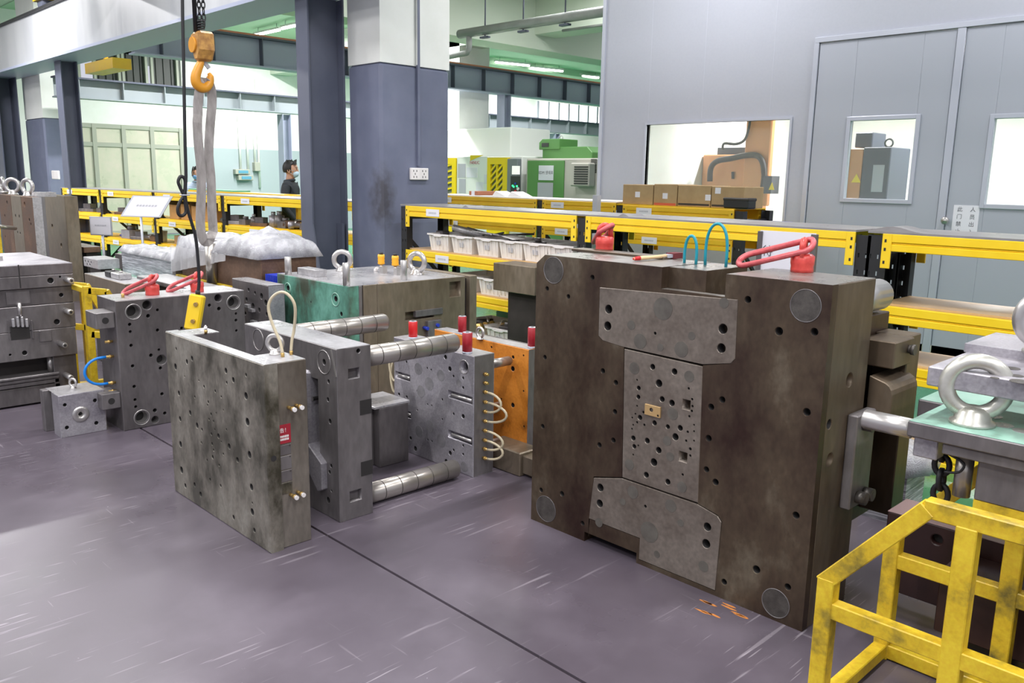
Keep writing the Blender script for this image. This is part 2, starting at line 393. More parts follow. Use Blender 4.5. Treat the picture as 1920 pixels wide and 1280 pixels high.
# right-hand machine room: front wall with window opening and two doors
YW = 8.43; XL = -7.07; WT = .06
win = (-6.36, -4.5, .95, 2.25)
xd0, xd1, xd2 = -4.24, -2.93, -1.5
ztop = 2.99
def wallx(mb, rects, y0, y1):
    for x0, x1, z0, z1 in rects: mb.box(x0, x1, y0, y1, z0, z1)
mb = MB()
wallx(mb, [(XL, win[0], 0, CEIL), (win[0], win[1], 0, win[2]), (win[0], win[1], win[3], CEIL), (win[1], xd0, 0, CEIL), (xd0, xd2, ztop, CEIL), (xd2, 3.5, 0, CEIL)], YW, YW+WT)
mb.box(XL, XL+WT, YW+WT, 14.2, 0, CEIL)
struct('wall_right', mb, m_wall)
mb = MB()
for x in (-6.35, -5.6, -4.75): mb.box(x, x+.004, YW-.001, YW, 2.3, CEIL)
struct('trim_1', mb, mat('panel_joint', (.5,.52,.6), .5))
mb = MB(); mb.box(XL-.03, XL+.02, YW-.02, YW+.02, 0, CEIL); struct('trim_2', mb, m_alu)
mb = MB(); f = .05   # door frame trims
mb.box(xd0-f, xd0, YW-.03, YW+WT, 0, ztop); mb.box(xd0-f, xd2, YW-.03, YW+WT, ztop, ztop+f); mb.box(xd1, xd1+.07, YW-.028, YW+WT, 0, ztop-.001)
struct('trim_3', mb, m_alu, bev=.004)
mb = MB(); mb.box(-7, 3.5, YW-.012, YW, 0, .09); struct('baseboard_right', mb, mat('kickboard_cream', (.55,.56,.45), .5))
def frame_rect(mb, x0, x1, z0, z1, t, y0, y1):
    mb.box(x0-t, x0, y0, y1, z0-t, z1+t); mb.box(x1, x1+t, y0, y1, z0-t, z1+t); mb.box(x0, x1, y0, y1, z0-t, z0); mb.box(x0, x1, y0, y1, z1, z1+t)
wr = obj('window_1', (lambda m: (frame_rect(m, *win, .025, YW-.015, YW+WT), m)[1])(MB()), m_alu, None, kind='structure')
obj('pane', MB().box(win[0], win[1], YW+.03, YW+.036, win[2], win[3]), m_glass, wr)
def door(n, x0, x1, w0, w1, wz0, wz1):
    m = MB(); y0, y1 = YW-.012, YW+.04; z1 = ztop-.008
    wallx(m, [(x0, w0, 0, z1), (w1, x1, 0, z1), (w0, w1, 0, wz0), (w0, w1, wz1, z1)], y0, y1)
    d = struct('door_%d' % n, m, m_door, bev=.003)
    m = MB(); frame_rect(m, w0, w1, wz0, wz1, .04, y0-.012, y0); obj('window_frame', m, m_alu, d, bev=.003)
    obj('pane', MB().box(w0, w1, YW+.01, YW+.016, wz0, wz1), m_glass, d)
    return d
d1 = door(1, xd0+.006, xd1-.006, -3.845, -3.215, 1.455, 2.21)
d2 = door(2, xd1+.076, xd2-.006, -2.54, -1.9, 1.44, 2.185)
kp = PY(1776, 413, YW)
obj('door_handle', MB().cyl((kp.x, YW-.012, kp.z), (kp.x, YW-.05, kp.z), .016).lathe((kp.x, YW-.045, kp.z), (0,-1,0), [(.016,0),(.034,.008),(.036,.022),(.026,.036),(.001,.04)], 16), m_chrome, d2)
a = PY(1790, 384, YW); b = PY(1832, 441, YW)
nt_ = thing('door_notice', 'white paper notice with two columns of characters taped to the right door', 'notice', (a.x, YW-.014, b.z))
nx0, nx1 = a.x, b.x; nz1 = a.z; nz0 = b.z-.03; pt_ = (a.z-b.z)/4
obj('sheet', MB().box(nx0, nx1, YW-.015, YW-.013, nz0, nz1), m_paper, nt_)
for cx, s_ in ((nx0+(nx1-nx0)*.25, '此门禁止'), (nx0+(nx1-nx0)*.75, '人员出入')):
    for i, chh in enumerate(s_):
        text('lettering', chh, pt_*.72, ((cx, YW-.0155, nz1-pt_*(.6+i)), (1,0,0), (0,0,1)), m_ink, nt_)

# machine room inside: back wall, side wall, ceiling
mb = MB(); mb.box(XL, 3.5, 14.2, 14.3, 0, 3.6); mb.box(XL+WT, 3.5, YW+WT, 14.2, 3.5, 3.6); mb.box(3.4, 3.5, YW+WT, 14.2, 0, 3.5)
mb.box(XL+WT+.001, XL+WT+.02, YW+WT, 14.2, 0, 3.5); mb.box(XL+WT, win[0], YW+WT+.001, YW+WT+.02, 0, 3.5)
struct('wall_room_back', mb, m_wwhite)

# hall shell
XB = -22.0
dz1 = 2.70
wy0, wy1 = PX(160, 240, XB).y-1.0, PX(338, 240, XB).y
g0, g1 = PX(160, 150, XB), PX(333, 150, XB)
mb = MB()
top0 = 3.66; top1 = 4.12
mb.box(XB-.2, XB, -8, wy0, 0, CEIL); mb.box(XB-.2, XB, wy0, wy1, dz1, top0); mb.box(XB-.2, XB, wy1, 42, 0, top0)
mb.box(XB-.2, XB, wy0, g1.y+.1, top1+.3, CEIL); mb.box(XB-.2, XB, g1.y+.1, 42, top0, CEIL)
struct('wall_back', mb, m_wwhite)
mb = MB(); mb.box(XB, XB+.012, wy1+.05, 42, 0, 2.24); struct('trim_4', mb, m_wainf)
mb = MB(); mb.box(-30, 6, 42, 42.2, 0, CEIL); struct('wall_far', mb, m_wwhite)
mb = MB(); mb.box(-30, XB, -8, 42, CEIL, CEIL+.15); mb.box(XB, 6, -8, 42, CEIL, CEIL+.15)
struct('ceiling', mb, m_ceil)
# glazed office door front in the back wall
gl = thing('glazed_partition', 'cream framed frosted glass partition with double doors in the back wall', 'partition', (XB, (wy0+wy1)/2, 0))
m_frame = mat('cream_door_frame', (.36,.37,.31), .5)
vy = [wy0, PX(177, 260, XB).y, PX(232, 260, XB).y, PX(285, 260, XB).y, wy1]
zb = 2.22
for y in vy: obj('mullion', MB().box(XB-.05, XB+.03, y-.05, y+.05, 0, dz1), m_frame, gl)
for z in (zb, dz1-.04, .08): obj('transom', MB().box(XB-.05, XB+.02, wy0, wy1, z-.05, z+.05), m_frame, gl)
for i in range(4):
    for z0, z1 in ((.13, zb-.05), (zb+.05, dz1-.09)):
        obj('pane', MB().box(XB-.03, XB-.01, vy[i]+.05, vy[i+1]-.05, z0, z1), m_frost, gl)
# barred openings above
n = 0
for pa, pb in ((100,148), (182,223), (235,274), (289,332)):
    ya, yb = PX(pa, 150, XB).y, PX(pb, 155, XB).y
    n += 1
    o = struct('window_%d' % (n+1), MB().box(XB-.14, XB-.1, ya, yb, top0, top1+.3), m_mesh)
    m = MB(); frame_rect(m, ya, yb, top0, top1+.3, .06, 0, .1)
    m.v = [Vector((XB-.1+v.y, v.x, v.z)) for v in m.v]; obj('window_frame', m, m_frame, o)
    m = MB()
    for k in range(3):
        yy = ya+(yb-ya)*(k+.5)/3; obj('window_bar', MB().box(XB-.09, XB-.07, yy-.008, yy+.008, top0, top1+.3), m_mesh, o)
# daylit strip of windows far along the back wall
q0, q1 = PX(1008, 197, XB), PX(1104, 228, XB)
o = struct('window_6', MB().box(XB+.001, XB+.02, q0.y, q1.y+1, q1.z-.1, q0.z+.15), m_win)
m = MB()
for k in range(8): yy = q0.y+(q1.y+1-q0.y)*k/7; m.box(XB+.02, XB+.05, yy-.04, yy+.04, q1.z-.1, q0.z+.15)
obj('mullion', m, m_alu, o)

# concrete columns
def column(n, x0, x1, y0, y1, zp, label):
    m = MB(); m.box(x0, x1, y0, y1, 0, zp); o = struct('column_%d' % n, m, m_colgray, bev=.03)
    obj('plaster', MB().box(x0+.004, x1-.004, y0+.004, y1-.004, zp, CEIL), m_wwhite, o)
    return o
c1 = column(1, -7.56, -7.0, 4.99, 5.87, 2.68, '')
cm = m_colgray.copy(); nt = cm.node_tree; N = nt.nodes; L = nt.links; b_ = N['Principled BSDF']; src = b_.inputs['Base Color'].links[0].from_socket
tc = N.new('ShaderNodeTexCoord'); mp = N.new('ShaderNodeMapping'); mp.vector_type = 'TEXTURE'; mp.inputs['Location'].default_value = (-7.0, 5.02, 1.38); mp.inputs['Scale'].default_value = (.35, .22, .5)
gr = N.new('ShaderNodeTexGradient'); gr.gradient_type = 'SPHERICAL'; L.new(tc.outputs['Object'], mp.inputs[0]); L.new(mp.outputs[0], gr.inputs[0])
no = N.new('ShaderNodeTexNoise'); no.inputs['Scale'].default_value = 9; no.inputs['Detail'].default_value = 6; L.new(tc.outputs['Object'], no.inputs[0])
mu = N.new('ShaderNodeMath'); mu.operation = 'MULTIPLY'; L.new(gr.outputs[0], mu.inputs[0]); L.new(no.outputs[0], mu.inputs[1])
mr = N.new('ShaderNodeMapRange'); mr.inputs[1].default_value = .12; mr.inputs[2].default_value = .4; mr.inputs[4].default_value = .8; L.new(mu.outputs[0], mr.inputs[0])
mx = N.new('ShaderNodeMix'); mx.data_type = 'RGBA'; mx.inputs[7].default_value = (.05,.045,.05,1); L.new(mr.outputs[0], mx.inputs[0]); L.new(src, mx.inputs[6]); L.new(mx.outputs[2], b_.inputs['Base Color'])
c1.data.materials[0] = cm
obj('conduit', MB().box(-7.0, -6.975, 5.43, 5.46, 1.7, CEIL), m_colgray, c1)
obj('conduit', MB().box(-6.999, -6.978, 5.425, 5.465, 2.69, CEIL), m_wwhite, c1)
column(2, -18.9, -17.75, 4.99, 5.35, 2.55, '')
m = MB(); m.box(-16.2, -14, 12, 12.85, 0, CEIL); struct('column_3', m, m_wwhite)
# wall sockets
def socket(loc, ax, lab):
    t = thing('wall_socket', lab, 'socket', loc)
    x, y, z = loc
    if ax == 'x':
        obj('plate', MB().box(x, x+.03, y-.115, y+.115, z-.06, z+.06), m_white, t, bev=.006)
        for dy in (-.06, .055):
            m = MB()
            for a_, b_ in ((-.02, .03), (.02, .03), (0, .0), (-.018, -.03), (.018, -.03)): m.box(x+.029, x+.031, y+dy+a_-.004, y+dy+a_+.004, z+b_-.009, z+b_+.009)
            obj('slots', m, m_black, t)
    else: obj('plate', MB().box(x-.2, x+.2, y-.03, y, z-.08, z+.08), m_white, t, bev=.01)
    return t
socket((-7.0, 5.449, 1.62), 'x', 'white double power socket on the grey main column')
sp = PY(105, 328, 4.98); socket((sp.x, 4.99, sp.z), 'y', 'pale socket box on the far left column')

# steel posts
def hpost(n, x0, x1, y0, y1, z1):
    m = MB(); t = .02; ym = (y0+y1)/2; xm = (x0+x1)/2
    m.box(x0, x1, y0, y0+t, 0, z1); m.box(x0, x1, y1-t, y1, 0, z1); m.box(xm-.008, xm+.008, y0+t, y1-t, 0, z1)
    m.box(x0-.1, x1+.1, y0-.06, y1, 0, .03)
    return struct('trim_%d' % n, m, m_beam, bev=.002)
hpost(5, -7.82, -7.6, 4.56, 4.985, 3.32)
hpost(6, -15.45, -15.15, 4.58, 4.84, 3.32)
hpost(7, -19.6, -18.7, 4.5, 4.85, 3.32)
o = obj('steel_bracket', MB().box(-7.68, -7.585, 4.9, 4.93, 0, 1.1).prism([(-7.6,4.56,0.0),(-7.35,4.56,0),(-7.6,4.56,1.1)], (0,.015,0)), m_beam)
tag(o, 'blue grey steel gusset at the foot of the main post', 'bracket')
# runway girder
g = thing('runway_girder', 'pale grey overhead crane girder crossing the upper left', 'girder', (-10, 4.7, 3.32))
obj('web', MB().box(-24, 3, 4.5, 4.86, 3.36, 4.12), m_beaml, g)
obj('flange', MB().box(-24, 3, 4.40, 4.96, 3.32, 3.36), m_rail, g, 'blue grey bottom flange')
obj('rail', MB().box(-24, 3, 4.46, 4.9, 4.12, 4.16), m_black, g, 'dark top rail')
tp = PY(92, 8, 4.6)
t = thing('crane_trolley', 'yellow crane end truck riding on top of the pale girder', 'crane truck', (tp.x, 4.68, 4.16))
obj('frame', MB().box(tp.x-.5, tp.x+.9, 4.5, 4.9, 4.3, 4.75), m_cage, t)
for dx in (-.3, .6): obj('wheel', MB().cyl((tp.x+dx, 4.55, 4.31), (tp.x+dx, 4.8, 4.31), .145), m_raild, t)

# crane rails running away from the camera
def rail(name, X, y0, y1, zb, zt, step, mt, lab, cond=True):
    t = thing(name, lab, 'crane rail', (X, (y0+y1)/2, zb))
    obj('web', MB().box(X-.01, X+.01, y0, y1, zb+.02, zt-.03), mt, t)
    obj('flange', MB().box(X-.13, X+.13, y0, y1, zt-.03, zt), m_raild, t); obj('flange', MB().box(X-.13, X+.13, y0, y1, zb, zb+.025), mt, t)
    if cond: obj('conductor', MB().box(X+.07, X+.1, y0, y1, zt+.005, zt+.035), m_cond, t, 'orange conductor strip')
    y = y0+step/2
    while y < y1:
        obj('stiffener', MB().box(X+.01, X+.12, y, y+.015, zb+.02, zt-.03), m_raild if cond else mt, t); y += step
    return t
rail('crane_rail', -13.78, 5.2, 32, 3.36, 3.857, .85, m_rail, 'nearer blue grey crane rail with orange conductor strip')
rail('crane_rail', -17, 5.0, 34, 2.88, 3.25, .78, m_railf, 'farther pale crane rail crossing in front of the back wall', False)
for i, (X, Y) in enumerate(((-13.78, 13.1), (-17, PX(533, 230, -17).y), (-17, 18.2))):
    m = MB(); m.box(X-.12, X+.12, Y-.1, Y-.085, 0, 3.36 if i == 0 else 2.86); m.box(X-.12, X+.12, Y+.085, Y+.1, 0, 3.36 if i == 0 else 2.86); m.box(X-.01, X+.01, Y-.085, Y+.085, 0, 3.36 if i == 0 else 2.86)
    struct('trim_%d' % (8+i), m, m_rail)
a = PY(158, 112, 5.3); b = PY(212, 128, 5.3)
solo('crane_bridge', MB().box(a.x, b.x, 5.3, 5.6, 3.25, 3.42).box((a.x+b.x)/2-.03, (a.x+b.x)/2+.03, 5.4, 5.46, 3.42, CEIL), m_yel2, 'amber crane bridge beam above the far rail at left', 'crane beam')
# ceiling beams
m = MB(); m.box(-30, 6, 12, 12.6, 4.28, CEIL); struct('trim_20', m, m_ceil)
m = MB(); m.box(-12.4, -11.8, -8, 42, 4.02, CEIL); struct('trim_21', m, m_ceil)
m = MB(); m.box(-19.6, -19.1, 12.6, 42, 4.9-.02, CEIL) ; struct('trim_22', m, m_ceilg)
m = MB(); m.box(-22, -12.4, 12.6, 42, CEIL-.02, CEIL); m.box(-22, -12.4, 5.5, 12.0, CEIL-.02, CEIL); struct('trim_23', m, m_ceilg)
# duct pipe under ceiling
t = thing('duct_pipe', 'long grey ceiling pipe with hangers at top centre', 'pipe', (-8, 9.9, 3.9))
obj('pipe', MB().cyl((-11.55, 9.9, 4.0), (-4, 9.9, 3.97), .075, n=14), m_pipe, t)
obj('elbow', MB().tube([(-11.3,9.9,3.98),(-11.3,9.9,3.75),(-11.35,9.9,3.68),(-12.6,9.9,3.62)], .05), m_pipe, t)
obj('conduit', MB().cyl((-10.9, 11.8, 4.23), (-4, 11.8, 4.2), .025, n=8), m_pipe, t)
for x in (-10.9, -10.0, -9.1, -8.1): obj('hanger', MB().cyl((x, 9.9, 3.9), (x, 9.9, CEIL), .012, n=6).box(x-.09, x+.09, 9.86, 9.94, 3.87, 3.9), m_raild, t)
for i, px in enumerate((1290, 1337)):
    pass
# conduits and electrical boxes on the back wall
def wallbox(px, py, pw, ph, lab, mt=m_frame):
    a = PX(px, py, XB+.05); b = PX(px+pw, py+ph, XB+.05)
    t = thing('electrical_box', lab, 'electrical box', (XB, (a.y+b.y)/2, b.z))
    obj('casing', MB().box(XB, XB+.16, a.y, b.y, b.z, a.z), mt, t, bev=.01)
    return t, a, b
for px, py, lab in ((438,317,'upper grey electrical box with blue breaker window on back wall'), (444,328,'lower grey electrical box with blue breaker window on back wall')):
    t, a, b = wallbox(px, py, 28, 10, lab)
    obj('breaker_window', MB().box(XB+.16, XB+.17, a.y+(b.y-a.y)*.2, a.y+(b.y-a.y)*.85, b.z+.03, a.z-.03), mat('breaker_blue', (.1,.3,.42), .4), t)
wallbox(474, 304, 11, 17, 'small cream switch box above the pair of breaker boxes')
for i, (px, py0, py1) in enumerate(((450,190,318),(464,180,318),(477,205,304),(486,150,352))):
    a = PX(px, py0, XB); b = PX(px, py1, XB)
    solo('conduit', MB().cyl((XB+.04, b.y, b.z), (XB+.04, b.y, a.z), .035, n=8), m_wwhite, ('first','second','third','fourth')[i]+' white conduit from the left running down the back wall', 'conduit', 'white conduits on the back wall')

# ---------------------------------------------------------------- ceiling lamps
lamp_light = bpy.data.lights.new('tube_light', 'AREA'); lamp_light.shape = 'RECTANGLE'; lamp_light.size = 1.2; lamp_light.size_y = .16
lamp_light.energy = LAMP_W; lamp_light.color = (1, .985, 1)
tubem = housm = None
far_light = lamp_light.copy(); far_light.energy = LAMP_W*2.5
room_light = lamp_light.copy(); room_light.energy = LAMP_W*1.8
def ceil_lamp(x, y, rz, lab, group='ceiling tube lamps', z=4.9):
    t = thing('ceiling_lamp', lab, 'lamp', (x, y, z), rz, group)
    h = obj('housing', MB().box(-.62, .62, -.05, .05, .045, .09), m_white, t, local=True)
    obj('tube', MB().cyl((-.6, 0, .02), (.6, 0, .02), .028, n=8), m_lamp, t, local=True)
    for hx in (-.45, .45): obj('hanger_rod', MB().cyl((hx, 0, .09), (hx, 0, (CEIL if z > 4 else 3.5)-z), .006, n=5), m_raild, t, local=True)
    l = bpy.data.objects.new('tube_glow', room_light if z < 4 else (far_light if x < -12 else lamp_light)); COL.objects.link(l); l.parent = t; l.location = (0, 0, -.03)
for x, y, rz, lab in ((-18.8, 18.2, PI/2-.2, 'lit tube lamp left of centre cluster above the crane rails'), (-19.5, 19.7, .2, 'lit tube lamp behind the leftmost of the centre cluster'),
        (-18.9, 19.8, PI/2-.2, 'lit tube lamp in the middle of the centre cluster'), (-19.1, 21.8, PI/2-.2, 'lit tube lamp rightmost in the centre cluster'),
        (-19.4, 10.55, 0, 'lit tube lamp at upper left, the one farther from the post'), (-18.0, 10.5, 0, 'lit tube lamp at upper left, touching the main post')):
    ceil_lamp(x, y, rz, lab)
for x in (-15.2, -9.4, -5.2, -1.4, 2.2):
    for y in (-2.6, .2, 2.9, 7.0, 10.6):
        if y > 8 and x > -8: continue
        ceil_lamp(x, y, PI/2, 'tube lamp out of the picture at %.1f m across and %.1f m ahead' % (x, y))
for x in (-15, -10): ceil_lamp(x, 16, 0, 'tube lamp over the far bay, out of the picture, '+('left' if x < -12 else 'right')+' one')
for x in (-5.6, -3.2, -.6): ceil_lamp(x, 11.2, 0, 'unseen tube lamp added inside the machine room, '+{-5.6:'left',-3.2:'middle',-.6:'right'}[x]+' one', 'added machine room lamps', 3.3)  # unseen lamps, added to brighten the room behind the window

# ================================================================ THE MOULDS
def blk(name, x0, x1, y0, y1, z0, z1, mt, parent=None, holes=(), face='-Y', depth=.035, bev=.003, label=None, holes2=(), ch=.004):
    """steel block with a perforated layer on its -Y and / or +X face"""
    m = MB(); bx1 = x1; by0 = y0
    if holes:
        m.perf([(x0,z0),(x1,z0),(x1,z1),(x0,z1)], holes, depth, ((0,y0,0),(1,0,0),(0,0,1),(0,-1,0)), ch); by0 = y0+depth
    if holes2:
        m.perf([(by0,z0),(y1,z0),(y1,z1),(by0,z1)], holes2, depth, ((x1,0,0),(0,1,0),(0,0,1),(1,0,0)), ch); bx1 = x1-depth
    m.box(x0, bx1, by0, y1, z0, z1)
    if holes2 and by0 > y0: pass
    return obj(name, m, mt, parent, label, bev=0 if (holes or holes2) else bev)
def cropf(ox, oy, s):
    return lambda x, y: (ox+x/s, oy+y/s)
def holesY(lst, cf, Y, k=1.0):
    out = []
    for x, y, r in lst:
        p = PY(*cf(x, y), Y); q = PY(*cf(x, y-r), Y); out.append((p.x, p.z, abs(q.z-p.z)*k))
    return out
def holesX(lst, cf, X, k=1.0):
    out = []
    for x, y, r in lst:
        p = PX(*cf(x, y), X); q = PX(*cf(x, y-r), X); out.append((p.y, p.z, abs(q.z-p.z)*k))
    return out
def plugs(root, lst, ax, c, mt, t=.0015, name='round_plug', rim=None):
    for u, v, r in lst:
        if ax == 'y':
            obj(name, MB().cyl((u, c, v), (u, c-t, v), r, n=28), mt, root)
        else:
            obj(name, MB().cyl((c, u, v), (c+t, u, v), r, n=28), mt, root)

# --- the big brown mould half
YB = 2.72; bx0, bx1, bz = -2.632, -1.252, 1.265
bc = cropf(990, 440, 1.6843)
bm_ = thing('large_mould_plate', 'huge dark brown steel mould block standing on edge with two red hoist rings', 'mould', (-1.94, 2.9, 0))
bh = [(203,135,8),(60,170,7),(127,195,7),(53,387,7),(236,430,8),(277,467,8),(274,559,8),(46,605,7),(225,664,8),(269,649,8),(277,755,8),(41,806,7),(107,818,8),(172,911,7),(297,355,6),
 (694,205,11),(792,305,13),(904,307,12),(575,418,8),(613,521,10),(578,544,10),(570,643,10),(563,741,9),(592,781,10),(880,560,12),(846,886,11),(721,1057,12),(619,1096,9),(820,1112,10)]
bh = [h for h in holesY(bh, bc, YB)]
def segd(p, a, b):
    dx, dy = b[0]-a[0], b[1]-a[1]; t = max(0, min(1, ((p[0]-a[0])*dx+(p[1]-a[1])*dy)/(dx*dx+dy*dy+1e-12)))
    return math.hypot(p[0]-a[0]-t*dx, p[1]-a[1]-t*dy)
def poly(pts): return [(PY(*bc(x, y), YB).x, PY(*bc(x, y), YB).z) for x, y in pts]
ins = poly([(226,165),(222,318),(236,334),(303,352),(297,765),(207,763),(190,952)]) + [(PY(*bc(335,1030), YB).x, .085), (PY(*bc(590,1140), YB).x, .085)]
ins_r = poly([(613,905),(600,885),(536,848),(553,412),(642,406),(655,392),(664,205)])
I = ins[:7]; xl, xr = I[6][0], ins[8][0]
pocket = I + [(I[6][0], .075), (xr, .02)] + ins_r
pocket = I + [(I[6][0], .115), (-1.99, .115), (-1.99, .02), (xr, .02)] + ins_r
# front outline with top slot, ledge and bottom notch
nx0 = PZ(1280, 497, bz).x; nx1 = PZ(1392, 510, bz).x; gx0 = PZ(1368, 502, bz).x
bn0, bn1 = PZ(1100, 1012).x, PZ(1190, 1056).x
out = [(bx0, 0), (bn0, 0), (bn0, .045), (bn1, .045), (bn1, 0), (bx1, 0), (bx1, bz), (nx1, bz), (nx1, bz-.085), (nx0, bz-.085), (nx0, bz), (bx0+.05, bz), (bx0, bz-.04)]
bh = [h for h in bh if min(segd(h, pocket[i], pocket[(i+1) % len(pocket)]) for i in range(len(pocket))) > h[2]*1.2+.002]
m = MB()
FR = ((0, YB, 0), (1,0,0), (0,0,1), (0,-1,0))
def perf_poly(m, out, polyhole, holes, depth, fr, ch=.004):
    """perf with one polygonal pocket"""
    O, U, V, N = [Vector(q) for q in fr]; T = lambda u, v, n: O+U*u+V*v+N*n
    loops = [out, polyhole]
    lo2 = []
    for u, v, r in holes:
        rr = r*1.15; k = 16
        if any(abs(u-a) < rr and abs(v-b) < rr for a, b in ()): continue
        lo2.append(([(u+rr*math.cos(2*PI*i/k), v+rr*math.sin(2*PI*i/k)) for i in range(k)], [(u+r*math.cos(2*PI*i/k), v+r*math.sin(2*PI*i/k)) for i in range(k)]))
    loops += [l[0] for l in lo2]
    tris = tessellate_polygon([[Vector((a, b, 0)) for a, b in l] for l in loops])
    m.add([T(a, b, 0) for l in loops for a, b in l], [tuple(t) for t in tris])
    for l, d in ((out, depth), (polyhole, depth)):
        n = len(l); m.add([T(a, b, 0) for a, b in l]+[T(a, b, -d) for a, b in l], [(i, (i+1) % n, n+(i+1) % n, n+i) for i in range(n)])
    for a_, b_ in lo2:
        n = len(a_); vs = [T(u, v, 0) for u, v in a_]+[T(u, v, -.003) for u, v in b_]+[T(u, v, -depth) for u, v in b_]
        m.add(vs, [(i, (i+1) % n, n+(i+1) % n, n+i) for i in range(n)]); m.add(vs, [(n+i, n+(i+1) % n, 2*n+(i+1) % n, 2*n+i) for i in range(n)], True, 1); m.add([T(u, v, -depth+.0006) for u, v in b_], [tuple(range(n))], False, 1)
perf_poly(m, out, pocket, bh, .04, FR)
# body behind (with channel through the top)
BY1 = 3.065; y0 = YB+.04
m.box(bx0+.0, bn0, y0, BY1, 0, .05); m.box(bn0, bn1, y0+.1, BY1, .0, .045); m.box(bn1, bx1-.03, y0, BY1, 0, .05)
m.box(bx0, nx0, y0, BY1, .045, bz-.04); m.box(bx0+.05, nx0, y0, BY1, bz-.04, bz); m.box(nx0, bx1-.03, y0, BY1, .045, bz-.13)
m.box(nx0, gx0, y0+.008, BY1, bz-.13, bz-.003); m.box(nx1, bx1-.03, y0, BY1, bz-.13, bz)
sideh = []
for px, py, r in ((1593,712,14),(1555,795,8),(1556,862,12),(1533,945,9)):
    p = PX(px, py, bx1); sideh.append((p.y, p.z, .018 if r < 12 else .026))
obj('block', m, m_brown, bm_)
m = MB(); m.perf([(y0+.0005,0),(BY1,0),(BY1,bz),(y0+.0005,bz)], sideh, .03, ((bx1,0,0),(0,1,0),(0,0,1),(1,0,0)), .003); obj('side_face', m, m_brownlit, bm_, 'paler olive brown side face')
# bright worn top faces
tm = MB(); tm.box(bx0+.05, nx0, YB+.003, BY1-.003, bz, bz+.0008); tm.box(nx1, bx1-.003, YB+.003, BY1-.003, bz, bz+.0008); tm.box(nx0, gx0, y0+.012, BY1-.003, bz-.003, bz-.001)
tm.box(nx0, nx1, YB+.003, y0+.004, bz-.085, bz-.0845)
obj('top_face', tm, mat('worn_top_steel', (.2,.18,.16), .28, c2=(.3,.28,.26), scale=5, metal=.5), bm_, 'brighter worn top face')
tb = PZ(1245, 470, bz)
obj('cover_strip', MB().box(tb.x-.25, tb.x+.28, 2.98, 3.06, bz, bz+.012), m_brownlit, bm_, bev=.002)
# I-shaped inserts
ih = [(255,235,14),(252,288,14),(616,297,16),(611,358,15),(402,311,5)]
mh = [(399,384,9),(394,417,9),(463,432,10),(414,469,12),(424,519,9),(455,531,10),(350,484,7),(349,512,7),(345,458,3),(508,485,4),(519,519,4),(520,541,4),(518,556,4),(510,573,4),(354,577,8),(400,594,8),(442,606,7),(466,638,11),(481,610,9),(377,650,9),(413,680,10),(398,718,12),(333,642,8),(336,668,7),(374,758,9),(442,780,9),(437,811,9),(500,650,4),(505,622,4),(513,697,4),(489,757,4),(368,600,4),(365,560,4),(345,592,4),(333,600,3),(329,612,3),(349,665,3),(333,694,3),(525,600,3),(525,620,3),(525,650,3),(513,676,5),(330,577,3),(340,565,3),(345,540,3),(453,606,4)]
lh = [(229,798,12),(227,848,12),(567,922,13),(563,975,14),(371,857,5)]
e = .0012
top_p = [(I[0][0]+e, I[0][1]-e), (I[1][0]+e, I[1][1]), (I[2][0], I[2][1]+e)] + poly([(303,354)]) + poly([(553,409)]) + [(q[0]-e, q[1]) for q in ins_r[-3:]]
midT = poly([(304,358),(552,413)]); mid_p = poly([(305,360),(298,765),(537,846),(552,416)])
low_p = poly([(208,767),(297,769),(536,851),(599,888),(611,907)]) + [(xr-e, .022), (-1.99+e, .022), (-1.99+e, .117), (I[6][0]+e, .117)]
FI = ((0, YB-.002, 0), (1,0,0), (0,0,1), (0,-1,0))
for nm, pl, hh, rects in (('insert_plate', top_p, ih, []), ('insert_plate', mid_p, mh, [(489,518,512,555),(478,682,502,720)]), ('insert_plate', low_p, lh, [])):
    H = holesY(hh, bc, YB)
    for x0_, y0_, x1_, y1_ in rects:
        a, b = PY(*bc(x0_, y0_), YB), PY(*bc(x1_, y1_), YB); H.append((a.x, b.z, b.x, a.z))
    obj(nm, MB().perf(pl, H, .043, FI, .002), m_insert, bm_, 'paler worn steel insert' )
a, b = PY(*bc(373,532), YB), PY(*bc(420,578), YB)
br = MB().perf([(a.x,b.z),(b.x,b.z),(b.x,a.z),(a.x,a.z)], [((a.x+b.x)/2-.005, (a.z+b.z)/2+.003, .009), (b.x-.01, b.z+.008, .005)], .008, ((0,YB-.009,0),(1,0,0),(0,0,1),(0,-1,0)), .001)
obj('brass_insert', br, mat('brass_tone_plate', (.5,.33,.15), .35, .3), bm_, 'small brass coloured insert')
for lst, mt in (([(427,233,36),(327,285,15),(355,336,24),(485,362,25),(419,355,12),(518,319,13),(620,215,17),(337,421,19),(510,447,18),(458,565,19),(440,650,15),(450,700,14),(321,725,17),(487,796,17),(332,812,20),(452,855,20),(384,938,32),(300,842,11),(225,908,14),(483,909,11),(555,1046,17),(408,1008,11)], mat('stained_plug_steel', (.085,.075,.065), .4, c2=(.12,.11,.095), scale=20)),):
    plugs(bm_, holesY(lst, bc, YB), 'y', YB-.002, mt, .001)
for (x, y, r) in ((81,112,40),(57,865,38),(877,224,50),(782,1163,43)):
    u, v, r = holesY([(x, y, r)], bc, YB)[0]
    obj('guide_bush', MB().cyl((u, YB, v), (u, YB-.0015, v), r, n=36), m_plug, bm_, 'large dark round bush')
    obj('bush_ring', MB().ring((u, YB-.001, v), (0,1,0), r*1.04, .0018, 36, 6), m_gray, bm_)
